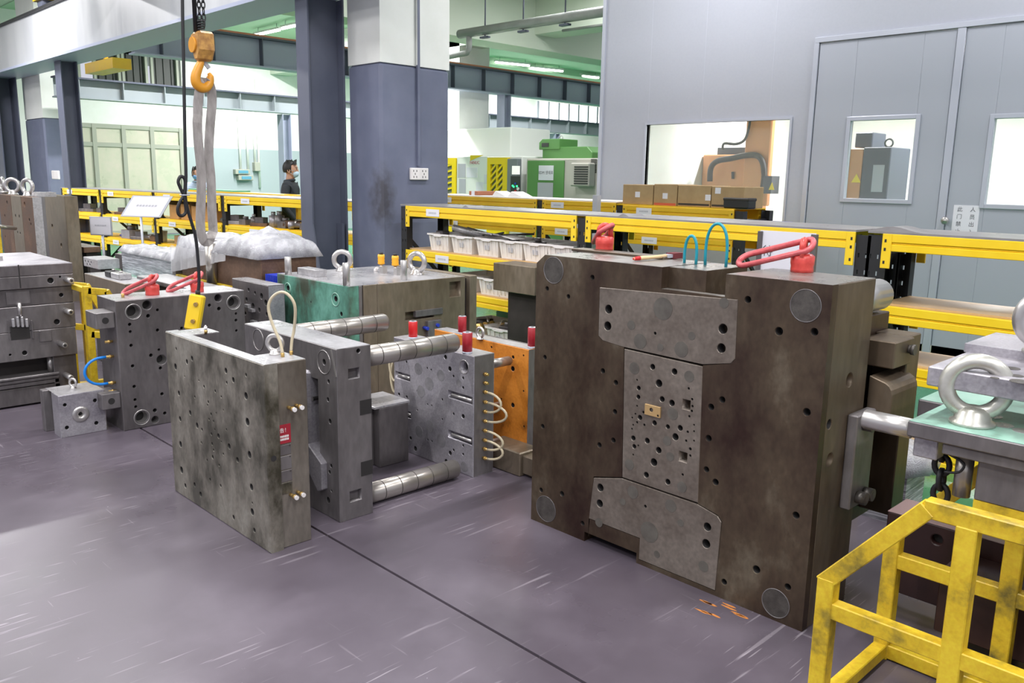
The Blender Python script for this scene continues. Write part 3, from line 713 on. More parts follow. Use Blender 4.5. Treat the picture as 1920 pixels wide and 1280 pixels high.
# rear plates, brackets and locking straps of the big mould
rp = MB()
rp.box(-2.45, -1.33, 3.13, 3.42, .25, 1.1)
obj('rear_plate', rp, m_brown, bm_, bev=.004)
obj('support_pillar', MB().cyl((-2.3, 3.06, .5), (-2.3, 3.14, .5), .06).cyl((-1.45, 3.06, 1.0), (-1.45, 3.14, 1.0), .05).cyl((-1.5, 3.06, .35), (-1.5, 3.14, .35), .05), m_chrome, bm_)
p = PZ(1678, 545, 1.15)
obj('guide_cylinder', MB().cyl((-1.36, 3.07, 1.17), (-1.36, 3.36, 1.17), .062, n=28), m_chrome, bm_, 'bright guide cylinder behind the block')
# bracket blocks at the right side
ub = (PX(1624, 625, -1.2), PX(1694, 683, -1.1))
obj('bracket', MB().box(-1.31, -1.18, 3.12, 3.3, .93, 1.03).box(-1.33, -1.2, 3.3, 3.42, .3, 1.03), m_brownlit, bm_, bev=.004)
obj('socket_screw', MB().cyl((-1.185, 3.25, .99), (-1.16, 3.25, .99), .016).cyl((-1.17, 3.25, .99), (-1.155, 3.25, .99), .02), m_plug, bm_)
sc_ = [(bx1, 2.86), (bx1+.055, 2.86), (bx1+.055, 3.2), (bx1, 3.2)]
obj('locking_strap', MB().prism([(bx1, 2.93, .42), (bx1+.04, 2.93, .42), (bx1+.04, 2.93, .78), (bx1, 2.93, .78)], (0, .16, 0)), m_gray, bm_, 'grey locking strap bolted to the side', bev=.005)
m = MB(); arc = [(bx1+.0, 3.09, .70), (bx1+.09, 3.09, .70), (bx1+.09, 3.09, .84)] + [(bx1+.045+.045*math.cos(t), 3.09, .84+.045*math.sin(t)-.0) for t in (0, .4, .8, 1.2)] + [(bx1, 3.09, .9)]
obj('bracket', m.prism(arc, (0, .24, 0)), m_brownlit, bm_, bev=.003)
for z in (.74, .46):
    for dy in (0, .06):
        obj('strap_bolt', MB().cyl((bx1+.03, 2.99+dy, z), (bx1+.075, 2.99+dy, z), .024).cyl((bx1+.07, 2.99+dy, z), (bx1+.076, 2.99+dy, z), .012), m_plug, bm_)

# --- red swivel hoist rings
def hoist_ring(loc, rz, label, tilt=.35, s=1.0, mt=m_red, L=.17, roll=.5):
    t = thing('hoist_ring', label, 'hoist ring', loc, rz, 'red swivel hoist rings')
    r = .038*s
    obj('base', MB().lathe((0,0,0), (0,0,1), [(0,0),(r,0),(r,.012*s),(r*.98,.02*s),(r*1.04,.03*s),(r*1.04,.055*s),(r*.8,.062*s),(0,.062*s)], 12), mt, t, local=True)
    pts = []
    for i in range(13):
        a = -.35+ (PI+.7)*i/12; pts.append((0, .022*s*math.cos(a)*1.15, .085*s+.024*s*math.sin(a)))
    pts = [(0, .03*s, .05*s)] + pts + [(0, -.03*s, .05*s)]
    obj('eye', MB().tube(pts, .011*s, 8), mt, t, local=True)
    # long oval link leaning to -X
    hw = .034*s; lk = []
    ca, sa = math.cos(tilt), math.sin(tilt)
    def P(u, v): return (.012*s-u*ca, v*.87, .092*s-u*sa+v*roll)
    for i in range(9): a = -PI/2+PI*i/8; lk.append(P(-hw*math.cos(a)*.55, hw*math.sin(a)))
    for i in range(9): a = PI/2-PI*i/8; lk.append(P(L*s-hw+hw*math.cos(a), hw*math.sin(a)))
    lk = [lk[i] for i in range(len(lk))]
    obj('link', MB().tube([Vector(q) for q in lk], .0105*s, 8, True), mat('scuffed_red_link', (.35,.05,.06), .35, c2=(.65,.12,.13), c3=(.6,.35,.36), scale=18), t, local=True)
    return t
p = PZ(1503, 510, bz); hoist_ring((p.x, p.y, bz), .35, 'red hoist ring on the right end of the big brown mould', .3, 1.12, L=.235)
p = PZ(1133, 470, bz); hoist_ring((p.x, p.y, bz), -.7, 'red hoist ring on the left end of the big brown mould', .36, 1.12, L=.16)
# teal hoses
def loop(pa, pb, X, ztop, rad, mt, Y=None, n=22, z0=None, bulge=0):
    """arched hose between two points"""
    a = Vector(pa); b = Vector(pb); pts = []
    for i in range(n+1):
        t = i/n; an = PI*t; q = (a+b)/2 + (a-b)/2*math.cos(an)*(1+bulge*math.sin(an)); q.z = (a.z*(1-t)+b.z*t) + (ztop-(a.z+b.z)/2)*math.sin(an)**.75; pts.append(q)
    return MB().tube(pts, rad, 8)
for (xa, ya, xb, yb, yt, lab) in ((1283,494,1305,491,440,'short teal hose loop on top of the big mould'), (1322,497,1361,498,417,'tall teal hose loop on top of the big mould')):
    a = PZ(xa, ya, bz-.002); b = PY(xb, yb, a.y); b.z = a.z; k = PY((xa+xb)/2, yt, a.y).z
    solo('coolant_hose', loop(a, b, 0, k-.004, .0062, m_teal, bulge=.25), m_teal, lab, 'hose', 'teal coolant hoses')
# paint brush
a = PZ(1188, 485, bz+.012); b = PZ(1248, 480, bz+.014); c = PZ(1272, 478, bz+.014)
t = thing('paint_brush', 'wooden handled dusting brush lying on the big mould top', 'brush', (a.x, a.y, bz))
obj('handle', MB().tube([a, a+(b-a)*.2, a+(b-a)*.6, b], [.006,.0095,.0075,.009]), mat('pale_handle_wood', (.72,.52,.28), .5), t)
obj('handle_tip', MB().tube([a-(b-a)*.02, a+(b-a)*.03, a+(b-a)*.18], [.003,.008,.0099]), m_redbr, t, 'red handle tip')
obj('ferrule', MB().bar(b, b+(c-b)*.35, .03, .014), m_alu, t)
obj('bristles', MB().bar(b+(c-b)*.35, c, .045, .024), mat('dark_red_bristles', (.14,.02,.025), .8), t, 'dark red bristles')

# --- left upright mould with side rails
lc = cropf(300, 560, 2.612)
LY = 1.62; lx0, lx1, lz = -4.105, -3.112, .828
lm = thing('clamp_plate_mould', 'mottled grey steel mould plate with two side rails at front left of the aisle', 'mould', (-3.6, 1.72, 0))
hl = [(79,245,6),(131,308,9),(156,292,9),(75,332,11),(322,352,10),(358,397,10),(421,373,7),(92,462,9),(215,430,6),(270,452,6),(420,475,13),(98,588,9),(147,558,9),(181,620,10),(427,602,14),(250,565,6),(232,520,5),(205,640,6),(252,663,6),(286,672,9),(100,712,11),(338,722,10),(379,788,9),(437,763,13),(203,705,5),(258,775,7),(105,838,12),(290,815,5),(245,885,6),(124,915,8),(169,910,8),(199,957,9),(297,915,6),(447,922,12),(360,1070,8),(452,1000,5),(451,1043,12),(462,1133,8),(236,505,6),(262,600,5),(275,560,4),(240,590,5),(268,640,4),(255,710,6),(262,740,5),(230,790,5),(300,700,4),(310,760,5),(325,640,5),(326,410,6),(120,380,4),(170,480,5),(190,400,4),(310,545,4),(300,480,5)]
blk('plate', lx0, lx1, LY, LY+.062, 0, lz, m_mottle, lm, holesY(hl, lc, LY, 1.3), depth=.03)
obj('top_face', MB().box(lx0+.003, lx1-.003, LY+.003, LY+.06, lz, lz+.001), m_tops, lm, 'bright ground top edge')
p = PX(503, 862, lx1); obj('threaded_hole', MB().cyl((lx1+.0005, LY+.03, p.z), (lx1-.0, LY+.03, p.z), .013), m_hole, lm)
rx0 = lx1-.21
m_siderail = mat('warm_grey_steel', (.14,.12,.1), .36, c2=(.24,.215,.185), c3=(.3,.28,.25), scale=3, stretch=(1,1,.4), **ST)
obj('side_rail', MB().box(rx0, lx1-.012, LY+.064, LY+.205, 0, lz-.003), m_siderail, lm, bev=.003)
obj('top_face', MB().box(rx0+.003, lx1-.015, LY+.067, LY+.202, lz-.003, lz-.002), m_tops, lm)
obj('side_rail', MB().box(lx0+.01, lx0+.165, LY+.064, LY+.205, 0, lz-.003), m_gray, lm, bev=.003)
obj('top_face', MB().box(lx0+.013, lx0+.162, LY+.067, LY+.202, lz-.003, lz-.002), m_tops, lm)
# cylinders and label on the right rail
sx = lx1-.012
for px, py in ((545,765),(559,761),(549,929),(562,924)):
    p = PX(px, py, sx+.02)
    obj('hose_nipple', MB().cyl((sx, p.y, p.z), (sx+.03, p.y, p.z), .0075).cyl((sx+.026, p.y, p.z), (sx+.045, p.y, p.z), .0105, n=6), m_brass, lm)
    obj('nipple_cap', MB().cyl((sx+.045, p.y, p.z), (sx+.056, p.y, p.z), .0095).cyl((sx+.05, p.y, p.z), (sx+.0565, p.y, p.z), .004), m_white, lm)
a = PX(511, 799, sx); b = PX(541, 816, sx)
yl0, yl1, zt_ = a.y, a.y+.082, a.z-.002
lab_ = thing('warning_label', 'small red metal warning label riveted on the side rail of the mottled mould', 'label', (sx, yl0, zt_-.085))
obj('plate', MB().box(sx+.0002, sx+.003, yl0, yl1, zt_-.083, zt_), m_redlab, lab_)
text('lettering', '警告！', .022, ((sx+.0032, (yl0+yl1)/2, zt_-.026), (0,1,0), (0,0,1)), m_whitet, lab_)
m = MB()
for k in range(2):
    for j in range(9): m.box(sx+.003, sx+.0036, yl0+.012+j*.0068, yl0+.017+j*.0068, zt_-.056-k*.013, zt_-.047-k*.013)
obj('fine_print', m, m_whitet, lab_, kind='stuff')
for k, (d0, d1) in enumerate(((.09,.135),(.14,.2),(.205,.255),(.26,.31))):
    o = obj('data_plate', MB().box(sx+.0002, sx+.002, yl0, yl1, zt_-d1, zt_-d0), (m_grayd, m_gray, m_grayd, m_mottle)[k], lm, 'worn engraved data plate', bev=.001)
    for cy in (yl0+.007, yl1-.007): obj('rivet', MB().cyl((sx+.002, cy, zt_-d0-.006), (sx+.0035, cy, zt_-d0-.006), .0035, n=8), m_plug, o)
# eyebolt, hose loop and fittings on top of the right rail
def eyebolt(loc, s, rz, label, group=None, mt=m_chrome, lean=0):
    t = thing('eyebolt', label, 'eyebolt', loc, rz, group)
    obj('collar', MB().lathe((0,0,0), (0,0,1), [(0,0),(.4*s,0),(.4*s,.06*s),(.33*s,.1*s),(.3*s,.27*s),(.2*s,.34*s),(0,.34*s)], 20), mt, t, local=True)
    obj('ring', MB().ring((0,0,.72*s), (math.sin(lean),math.cos(lean),0), .5*s, .15*s, 32, 12), mt, t, local=True)
    return t
p = PZ(516, 663, lz); eyebolt((p.x, p.y, lz-.002), .068, .62, 'narrow edge-on steel eyebolt on the right rail of the mottled mould')
a = PZ(530, 668, lz); b = PZ(546, 664, lz)
ha = Vector((a.x, a.y, lz+.015)); hb = Vector((b.x, b.y, lz+.015))
for q in (ha, hb): solo('hose_fitting', MB().cyl((q.x, q.y, lz-.002), (q.x, q.y, lz+.016), .008, n=6), m_brass, ('left' if q is ha else 'right')+' brass fitting under the arched cream hose', 'fitting', 'brass fittings on the mottled mould')
kz = PX(531, 570, ha.x).z
pts = [ha+Vector((0,0,0)), ha+Vector((-.012,-.004,.05)), ha+Vector((-.04,-.02,.12)), ha+Vector((-.052,-.03,.19)), ha+Vector((-.04,-.02,.235)), ha+Vector((-.01,.005,.262)), ha+Vector((.015,.03,.25)), ha+Vector((.03,.05,.2)), hb+Vector((.012,.012,.1)), hb+Vector((.004,.004,.05)), hb]
def smooth_path(pts, n=5):
    out = []; P_ = [pts[0]]+pts+[pts[-1]]
    for i in range(1, len(P_)-2):
        for k in range(n):
            t = k/n; a, b, c, d = P_[i-1], P_[i], P_[i+1], P_[i+2]
            out.append(.5*((2*b)+(c-a)*t+(2*a-5*b+4*c-d)*t*t+(3*b-a-3*c+d)*t**3))
    return out+[pts[-1]]
solo('coolant_hose', MB().tube(smooth_path(pts), .0065, 8), m_hose, 'tall cream hose arch on top of the mottled mould', 'hose')
p = PZ(386, 624, lz); o = thing('hose_fitting', 'small brass fitting with white cap on the left rail of the mottled mould', 'fitting', (p.x, p.y, lz-.002))
obj('body', MB().cyl((p.x, p.y, lz-.002), (p.x, p.y, lz+.015), .008, n=6), m_brass, o); obj('cap', MB().cyl((p.x, p.y, lz+.015), (p.x, p.y, lz+.032), .0075).cyl((p.x,p.y,lz+.032),(p.x,p.y,lz+.038),.004), m_white, o)

def pillar_mesh(c, ax, r, L):
    c = Vector(c); ax = Vector(ax).normalized()
    return MB().cyl(c, c+ax*(L-.012), r, n=28).cyl(c+ax*(L-.012), c+ax*L, r, r-.006, n=28)
m_pillar = mat('pillar_steel', (.42,.39,.36), .3, .75)
# --- second plate with guide pillars
PY0 = 2.02; px0, px1 = -4.07, -3.195
sm_ = thing('cavity_plate_mould', 'grey steel cavity plate with long grooved guide pillars behind the mottled mould', 'mould', (-3.6, 2.1, 0))
hh = [(803,310,14),(825,405,10),(822,493,10),(832,600,12),(838,818,9),(830,848,9),(722,445,9),(745,490,9),(678,330,9),(840,940,6),(823,985,14),(695,405,10)]
H = holesY(hh, lc, PY0)
side = holesX([(930,558,20),(935,788,22),(972,255,11)], lc, px1)
cav = (-3.80, -3.36, .17, .66)
H.append((cav[0], cav[2], cav[1], cav[3]))
m = MB(); m.perf([(px0,0),(px1,0),(px1,lz),(px0,lz)], H, .05, ((0,PY0,0),(1,0,0),(0,0,1),(0,-1,0)), .003)
rects = []
def rx(x0_, y0_, x1_, y1_):
    a, b = PX(*lc(x0_, y0_), px1), PX(*lc(x1_, y1_), px1); return (a.y, b.z, b.y, a.z)
side += [rx(922,345,978,385), rx(930,945,988,980)]
m.perf([(PY0+.05,0),(PY0+.185,0),(PY0+.185,lz),(PY0+.05,lz)], [h if len(h) == 4 else (h[0], h[1], min(h[2], .03)) for h in side], .03, ((px1,0,0),(0,1,0),(0,0,1),(1,0,0)), .002)
m.box(px0, px1-.03, PY0+.05, PY0+.185, 0, lz)
obj('plate', m, m_gray, sm_)
obj('edge_strip', MB().box(px1-.0, px1+.001, PY0+.003, PY0+.052, .003, lz-.003), m_gray, sm_)
obj('top_face', MB().box(px0+.003, px1-.003, PY0+.003, PY0+.182, lz, lz+.001), m_tops, sm_, 'bright ground top edge')
obj('cavity_insert', MB().box(-3.72, -3.42, PY0-.015, PY0+.05, .2, .69).box(-3.69, -3.45, PY0-.04, PY0-.015, .24, .64), m_silver, sm_, 'polished cavity insert', bev=.012)
obj('wedge_block', MB().prism([(-3.42,PY0-.03,.34),(-3.30,PY0-.03,.27),(-3.30,PY0-.03,.14),(-3.34,PY0-.03,.12),(-3.42,PY0-.03,.2)], (0,.08,0)), m_silver, sm_, bev=.004)
for (z, x) in ((.745,-3.31),(.045,-3.30),(.77,-3.93),(.06,-3.93)):
    r = .05; L = .61; zz = max(z, r+.004)
    gp_ = obj('guide_pillar', pillar_mesh((x, PY0+.185, zz), (0,1,0), r, L), m_pillar, sm_, 'bright grooved guide pillar')
    for k in range(5): obj('oil_groove', MB().cyl((x, PY0+.185+.12+k*.1-.0025, zz), (x, PY0+.185+.12+k*.1+.0025, zz), r+.0004, n=28), m_plug, gp_)
p = PX(*lc(803,310), px1)
u, v, r_ = holesY([(803,310,44)], lc, PY0)[0]; obj('bush_ring', MB().ring((u, PY0-.001, v), (0,1,0), .055, .002, 32, 6), m_chrome, sm_)
u, v, r_ = holesY([(482,200,44)], lc, PY0)[0]; obj('bush_ring', MB().ring((u, PY0-.001, v), (0,1,0), .055, .002, 32, 6), m_chrome, sm_)
obj('witness_strip', MB().bar((-3.24, PY0-.001, .822), (-3.2, PY0-.001, .70), .002, .012), m_chrome, sm_)
# flat dark sheets painting the shade of notches on the inner side of the plate's right edge
for z0, z1 in ((.5,.57),(.2,.27)):
    obj('notch', MB().box(px1+.0005, px1+.0015, PY0+.12, PY0+.185, z0, z1), m_hole, sm_, 'dark notch')

# --- free steel block with eyebolt behind the pillars
fb = thing('steel_block', 'dark grey steel block with a small eyebolt between the guide pillars', 'steel block', (-3.75, 2.75, 0))
a = PZ(768, 862); X1 = a.x; 
obj('body', MB().box(X1-.26, X1-.06, 2.58, 2.80, 0, .34).box(X1-.06, X1, 2.6, 2.80, 0, .34), m_grayd, fb, bev=.004)
obj('top_plate', MB().box(X1-.26, X1, 2.57, 2.81, .34, .355), m_tops, fb, bev=.002)
obj('key_block', MB().box(X1-.21, X1-.08, 2.40, 2.58, .26, .31), m_gray, fb, bev=.003)
eyebolt((X1-.21, 2.66, .355), .055, .2, 'small steel eyebolt on the dark block between the guide pillars')

# --- silver plate with cream hoses
SY = 2.885; s0, s1, sz = -3.945, -3.235, .672
cc = cropf(640, 560, 3.2)
sv = thing('silver_mould_plate', 'bright silver mould plate with cream hoses and two red bumpers on top', 'mould', (-3.6, 2.96, 0))
hs = [(390,378,8),(515,415,6),(538,425,6),(624,350,13),(650,420,14),(672,463,8),(730,475,9),(730,533,9),(346,572,9),(392,588,8),(455,552,6),(605,603,7),(517,633,6),(541,640,6),(455,667,6),(673,690,8),(730,705,13),(605,722,6),(518,845,6),(542,853,6),(673,907,8),(730,880,8),(730,932,8),(652,925,13),(628,975,13),(443,898,14),(415,835,10),(737,408,32)]
H = holesY(hs, cc, SY)
def rY(x0_, y0_, x1_, y1_, Y):
    a, b = PY(*cc(x0_, y0_), Y), PY(*cc(x1_, y1_), Y); return (a.x, b.z, b.x, a.z)
slots = []
for x0_, ys in ((640, 560), (640, 797)):
    a = PY(*cc(x0_, ys), SY); slots.append((a.x, a.z-.03, s1-.012, a.z+.012))
a = PY(*cc(412, 478), SY); slots.append((s0+.012, a.z-.02, a.x, a.z+.02))
a = PY(*cc(417, 700), SY); slots.append((s0+.012, a.z-.02, a.x, a.z+.02))
m = MB(); m.perf([(s0,0),(s1,0),(s1,sz),(s0,sz)], H+slots, .04, ((0,SY,0),(1,0,0),(0,0,1),(0,-1,0)), .003)
m.box(s0, s1, SY+.04, SY+.145, 0, sz); obj('plate', m, m_silver, sv)
obj('end_face', MB().box(s1, s1+.001, SY+.003, SY+.142, .003, sz-.003), m_gray, sv)
obj('top_face', MB().box(s0+.003, s1-.003, SY+.003, SY+.142, sz, sz+.001), m_tops, sv, 'bright ground top edge')
for q in slots: obj('ejector_rod', MB().cyl((q[0]+.03, SY+.005, (q[1]+q[3])/2), (q[2]-.004, SY+.005, (q[1]+q[3])/2), .009, n=12), m_chrome, sv)
plugs(sv, holesY([(462,420,36),(527,510,40),(597,460,34),(478,555,36),(530,765,36),(467,795,34),(600,850,38),(705,505,22),(737,1007,30)], cc, SY), 'y', SY, mat('grey_plug_face', (.15,.145,.155), .35, c2=(.24,.23,.245), scale=20), .001)
u, v, _ = holesY([(737,408,1)], cc, SY)[0]; obj('bush_ring', MB().ring((u, SY-.001, v), (0,1,0), .037, .002, 28, 6), m_chrome, sv)
p = PZ(925, 675, .6); obj('guide_pillar', pillar_mesh((s1-.06, SY+.145, .595), (0,1,0), .026, .18), m_pillar, sv)
obj('return_pin', MB().cyl((s1-.07, SY+.145, .36), (s1-.07, SY+.27, .36), .008), m_chrome, sv); obj('return_pin', MB().cyl((s1-.07, SY+.145, .15), (s1-.07, SY+.27, .15), .008), m_chrome, sv)
zs = [PX(640+825/3.2, 560+y/3.2, s1+.02).z for y in (462,515,570,630,688,745,802,860,912,968)]
ys_ = SY+.07
for z in zs: obj('hose_nipple', MB().cyl((s1, ys_, z), (s1+.035, ys_, z), .007).cyl((s1+.01, ys_, z), (s1+.022, ys_, z), .011, n=6), m_brass, sv)
def sideloop(z0, z1, out_, lab):
    pts = [Vector((s1+.03, ys_, z0))]
    for i in range(1, 12):
        a = PI*i/12; pts.append(Vector((s1+.03+out_*math.sin(a), ys_+.25*out_*math.sin(a), (z0+z1)/2+(z0-z1)/2*math.cos(a))))
    pts.append(Vector((s1+.03, ys_, z1)))
    solo('coolant_hose', MB().tube(pts, .0068, 8), m_hose, lab, 'hose', 'cream hoses on the silver plate')
sideloop(zs[2], zs[4], .085, 'upper cream hose loop on the end of the silver plate')
sideloop(zs[3], zs[5], .12, 'second cream hose loop, reaching farthest from the silver plate')
sideloop(zs[6], zs[8], .1, 'third cream hose loop down the silver plate')
sideloop(zs[7], zs[9], .1, 'lowest cream hose loop on the silver plate')
x_ = s0-.0
for k, (za, zb_, o_) in enumerate(((.62,.40,.06),(.56,.33,.05))):
    pts = [Vector((x_, 2.95, za)), Vector((x_-o_, 2.93, za-.02)), Vector((x_-o_*1.1, 2.9, (za+zb_)/2)), Vector((x_-o_*.6, 2.9, zb_+.01)), Vector((x_, 2.92, zb_))]
    solo('coolant_hose', MB().tube(smooth_path(pts), .0068, 8), m_hose, ('outer','inner')[k]+' cream hose at the far left end of the silver plate', 'hose', 'cream hoses at the left end of the silver plate')
def bumper(loc, label, mt, h=.105, r=.027, sq=False):
    t = thing('bumper_cylinder', label, 'bumper', loc, 0, 'red cylindrical bumpers')
    obj('body', MB().cyl((0,0,.01), (0,0,h), r, n=24), mt, t, local=True, bev=.002)
    obj('foot', MB().cyl((0,0,0), (0,0,.01), r*.98, n=24), m_alu, t, local=True)
    obj('washer', MB().cyl((0,0,h), (0,0,h+.002), r*.86, n=20), m_alu, t, local=True)
    obj('socket', MB().cyl((0,0,h+.002), (0,0,h+.003), r*.4, n=6 if not sq else 4), m_hole, t, local=True)
p = PZ(777, 634, sz); bumper((p.x, p.y-.01, sz+.001), 'bright red bumper at the left end of the silver plate top', m_redbr, .1, .026)
p = PZ(876, 662, sz); bumper((p.x, p.y, sz+.001), 'dark red bumper at the right end of the silver plate top', m_redrub, .112, .0275, True)

# --- orange plate
OY = 3.235; o0, o1, oz = -4.0, -3.175, .672
om = thing('orange_mould_plate', 'orange painted mould plate with an eyebolt behind the silver plate', 'mould', (-3.6, 3.3, 0))
H = holesY([(1030,350,10),(1028,420,15),(1028,638,14),(1093,340,6),(1093,553,6),(900,290,7),(905,500,7),(960,600,6),(1095,765,6)], cc, OY)
blk('plate', o0, o1, OY, OY+.1, 0, oz, m_orange, om, H, depth=.03)
obj('end_face', MB().box(o1, o1+.0015, OY+.0, OY+.1, .003, oz-.001), m_gray, om)
obj('top_face', MB().box(o0+.003, o1-.003, OY+.003, OY+.098, oz, oz+.001), m_tops, om, 'bright ground top edge')
obj('backing_plate', MB().box(o0+.05, o1-.02, OY+.1, OY+.2, 0, oz-.02), m_grayd, om, bev=.003)
p = PZ(869, 625, oz); bumper((p.x, p.y-.01, oz+.001), 'dark red bumper toward the left on the orange plate', m_redrub, .105, .0255)
p = PZ(992, 654, oz); bumper((p.x-.01, OY+.05, oz+.001), 'dark red bumper at the right end of the orange plate', m_redrub, .115, .0255)
p = PZ(905, 635, oz); eyebolt((p.x, p.y-.02, oz), .055, 0, 'slim steel eyebolt on top of the orange plate')
# --- block lying in front of the big mould
sb = thing('slider_block', 'small grey steel block lying on the floor beside the big brown mould', 'steel block', (-3.2, 3.15, 0))
obj('body', MB().box(-3.37, -3.075, 3.08, 3.24, 0, .135), m_olive, sb, bev=.006)
obj('tongue', MB().box(-3.075, -2.97, 3.1, 3.22, .015, .12), m_olive, sb, bev=.006)
obj('pin_hole', MB().cyl((-3.0, 3.16, .1205), (-3.0, 3.16, .122), .025), m_hole, sb)

# --- green mould block
GX = -4.5; GY = 2.95; g0, gz = -5.415, .905; GY1 = 4.03
gm = thing('green_mould_block', 'large mould block with green painted front and olive brown side', 'mould', (-4.95, 3.5, 0))
gc = cropf(480, 380, 3.4286)
H = holesY([(205,548,17),(512,618,18),(352,638,6),(548,715,14),(175,625,10),(355,785,6)], gc, GY)
blk('front_plate', g0, GX, GY, GY+.07, 0, gz, m_greenst, gm, H, depth=.03, label='green primed front plate')
for u, v, r in holesY([(205,552,40),(512,622,46)], gc, GY): obj('bush_ring', MB().ring((u, GY-.001, v), (0,1,0), r*.9, .004, 28, 6), m_greentop, gm)
gy = [X_ for X_ in (PX(*gc(a, 560), GX).y for a in (600, 640, 690, 780, 1045, 1345, 1375, 1420))]
obj('plate', MB().box(g0+.03, GX-.0, GY+.072, gy[2]-.006, 0, gz-.001), m_gray, gm, bev=.004)
obj('plate', MB().box(g0, GX, gy[2], gy[3]-.0015, 0, gz), m_olive, gm, bev=.003)
a, b = PX(*gc(1245,510), GX), PX(*gc(1315,600), GX); rr = [(a.y, b.z, b.y, a.z)]
a, b = PX(*gc(960,705), GX), PX(*gc(1145,735), GX); rr.append((a.y, b.z, b.y, a.z))
m = MB(); m.perf([(gy[3],0),(gy[5],0),(gy[5],gz),(gy[3],gz)], rr, .05, ((GX,0,0),(0,1,0),(0,0,1),(1,0,0)), .003); m.box(g0, GX-.05, gy[3], gy[5], 0, gz)
obj('plate', m, m_olive, gm)
obj('spacer', MB().box(g0+.06, GX-.04, gy[5], gy[6], 0, gz-.02), m_dark, gm)
obj('clamp_plate', MB().box(g0, GX, gy[6], gy[7], 0, gz), m_olive, gm, bev=.003)
obj('top_face', MB().box(g0+.003, GX-.003, GY+.003, gy[5]-.003, gz, gz+.001), m_tops, gm, 'bright top face')
a = PX(*gc(1090,730), GX); obj('latch_block', MB().box(GX-.02, GX+.03, a.y, a.y+.12, a.z-.02-.15, a.z-.03), m_gray, gm, bev=.004)
a = PX(*gc(1020,703), GX); obj('hinge_bar', MB().box(GX-.02, GX+.012, a.y, a.y+.24, a.z-.035, a.z+.01), m_gray, gm, bev=.003)
for px, py in ((1102,808),(1170,787)):
    a = PX(*gc(px, py), GX+.04); obj('hose_nipple', MB().cyl((GX, a.y, a.z), (GX+.045, a.y, a.z), .012), m_bluebin, gm)
for px, py, h in ((208,462,.125),(582,532,.145),(951,497,.135)):
    p = PZ(*gc(px, py), gz); obj('guide_pin', MB().cyl((p.x, p.y, gz), (p.x, p.y, gz+h), .0235, n=20), m_chrome, gm, 'bright upright guide pin', bev=.002)
p = PZ(*gc(555,440), gz); eyebolt((p.x, p.y, gz), .118, .95, 'steel eyebolt on the left of the green mould top, turned edge-on')
p = PZ(*gc(1035,462), gz); eyebolt((p.x, p.y, gz), .125, .35, 'steel eyebolt on the right of the green mould top, open ring facing us')
for k, (px, py) in enumerate(((806,452),(896,462))):
    p = PZ(*gc(px, py), gz); t = thing('limit_switch', ('left','right')[k]+' amber topped switch on the green mould block', 'switch', (p.x, p.y, gz), 0, 'amber topped switches')
    obj('stem', MB().cyl((0,0,0), (0,0,.07), .012).box(.005,.045,-.02,.02,0,.05), m_chrome, t, local=True)
    obj('knob', MB().lathe((0,0,.065), (0,0,1), [(0,0),(.024,0),(.026,.01),(.023,.02),(.026,.03),(.023,.04),(.026,.05),(.024,.07),(0,.07)], 16), m_amber, t, 'amber knurled knob', local=True)
    obj('cap', MB().cyl((0,0,.135), (0,0,.15), .014), m_black, t, local=True)
for k, (px, py) in enumerate(((770,442),(898,455))):
    p = PZ(*gc(px, py), gz); solo('cable_plug', MB().cyl((p.x,p.y,gz), (p.x,p.y,gz+.02), .014).cyl((p.x,p.y,gz+.02),(p.x+.02,p.y,gz+.028),.01), m_white, ('left','right')[k]+' small white plug beside the amber switches', 'plug', 'white plugs on the green mould')
p = PZ(*gc(360, 470), gz); t = thing('counter_box', 'small rectangular steel counter box on the green mould top', 'counter', (p.x, p.y, gz))
obj('body', MB().box(p.x-.14, p.x+.1, p.y-.03, p.y+.06, gz, gz+.05), m_tops, t, bev=.003); obj('end_cap', MB().box(p.x-.15, p.x-.14, p.y-.028, p.y+.058, gz+.002, gz+.048), m_black, t)

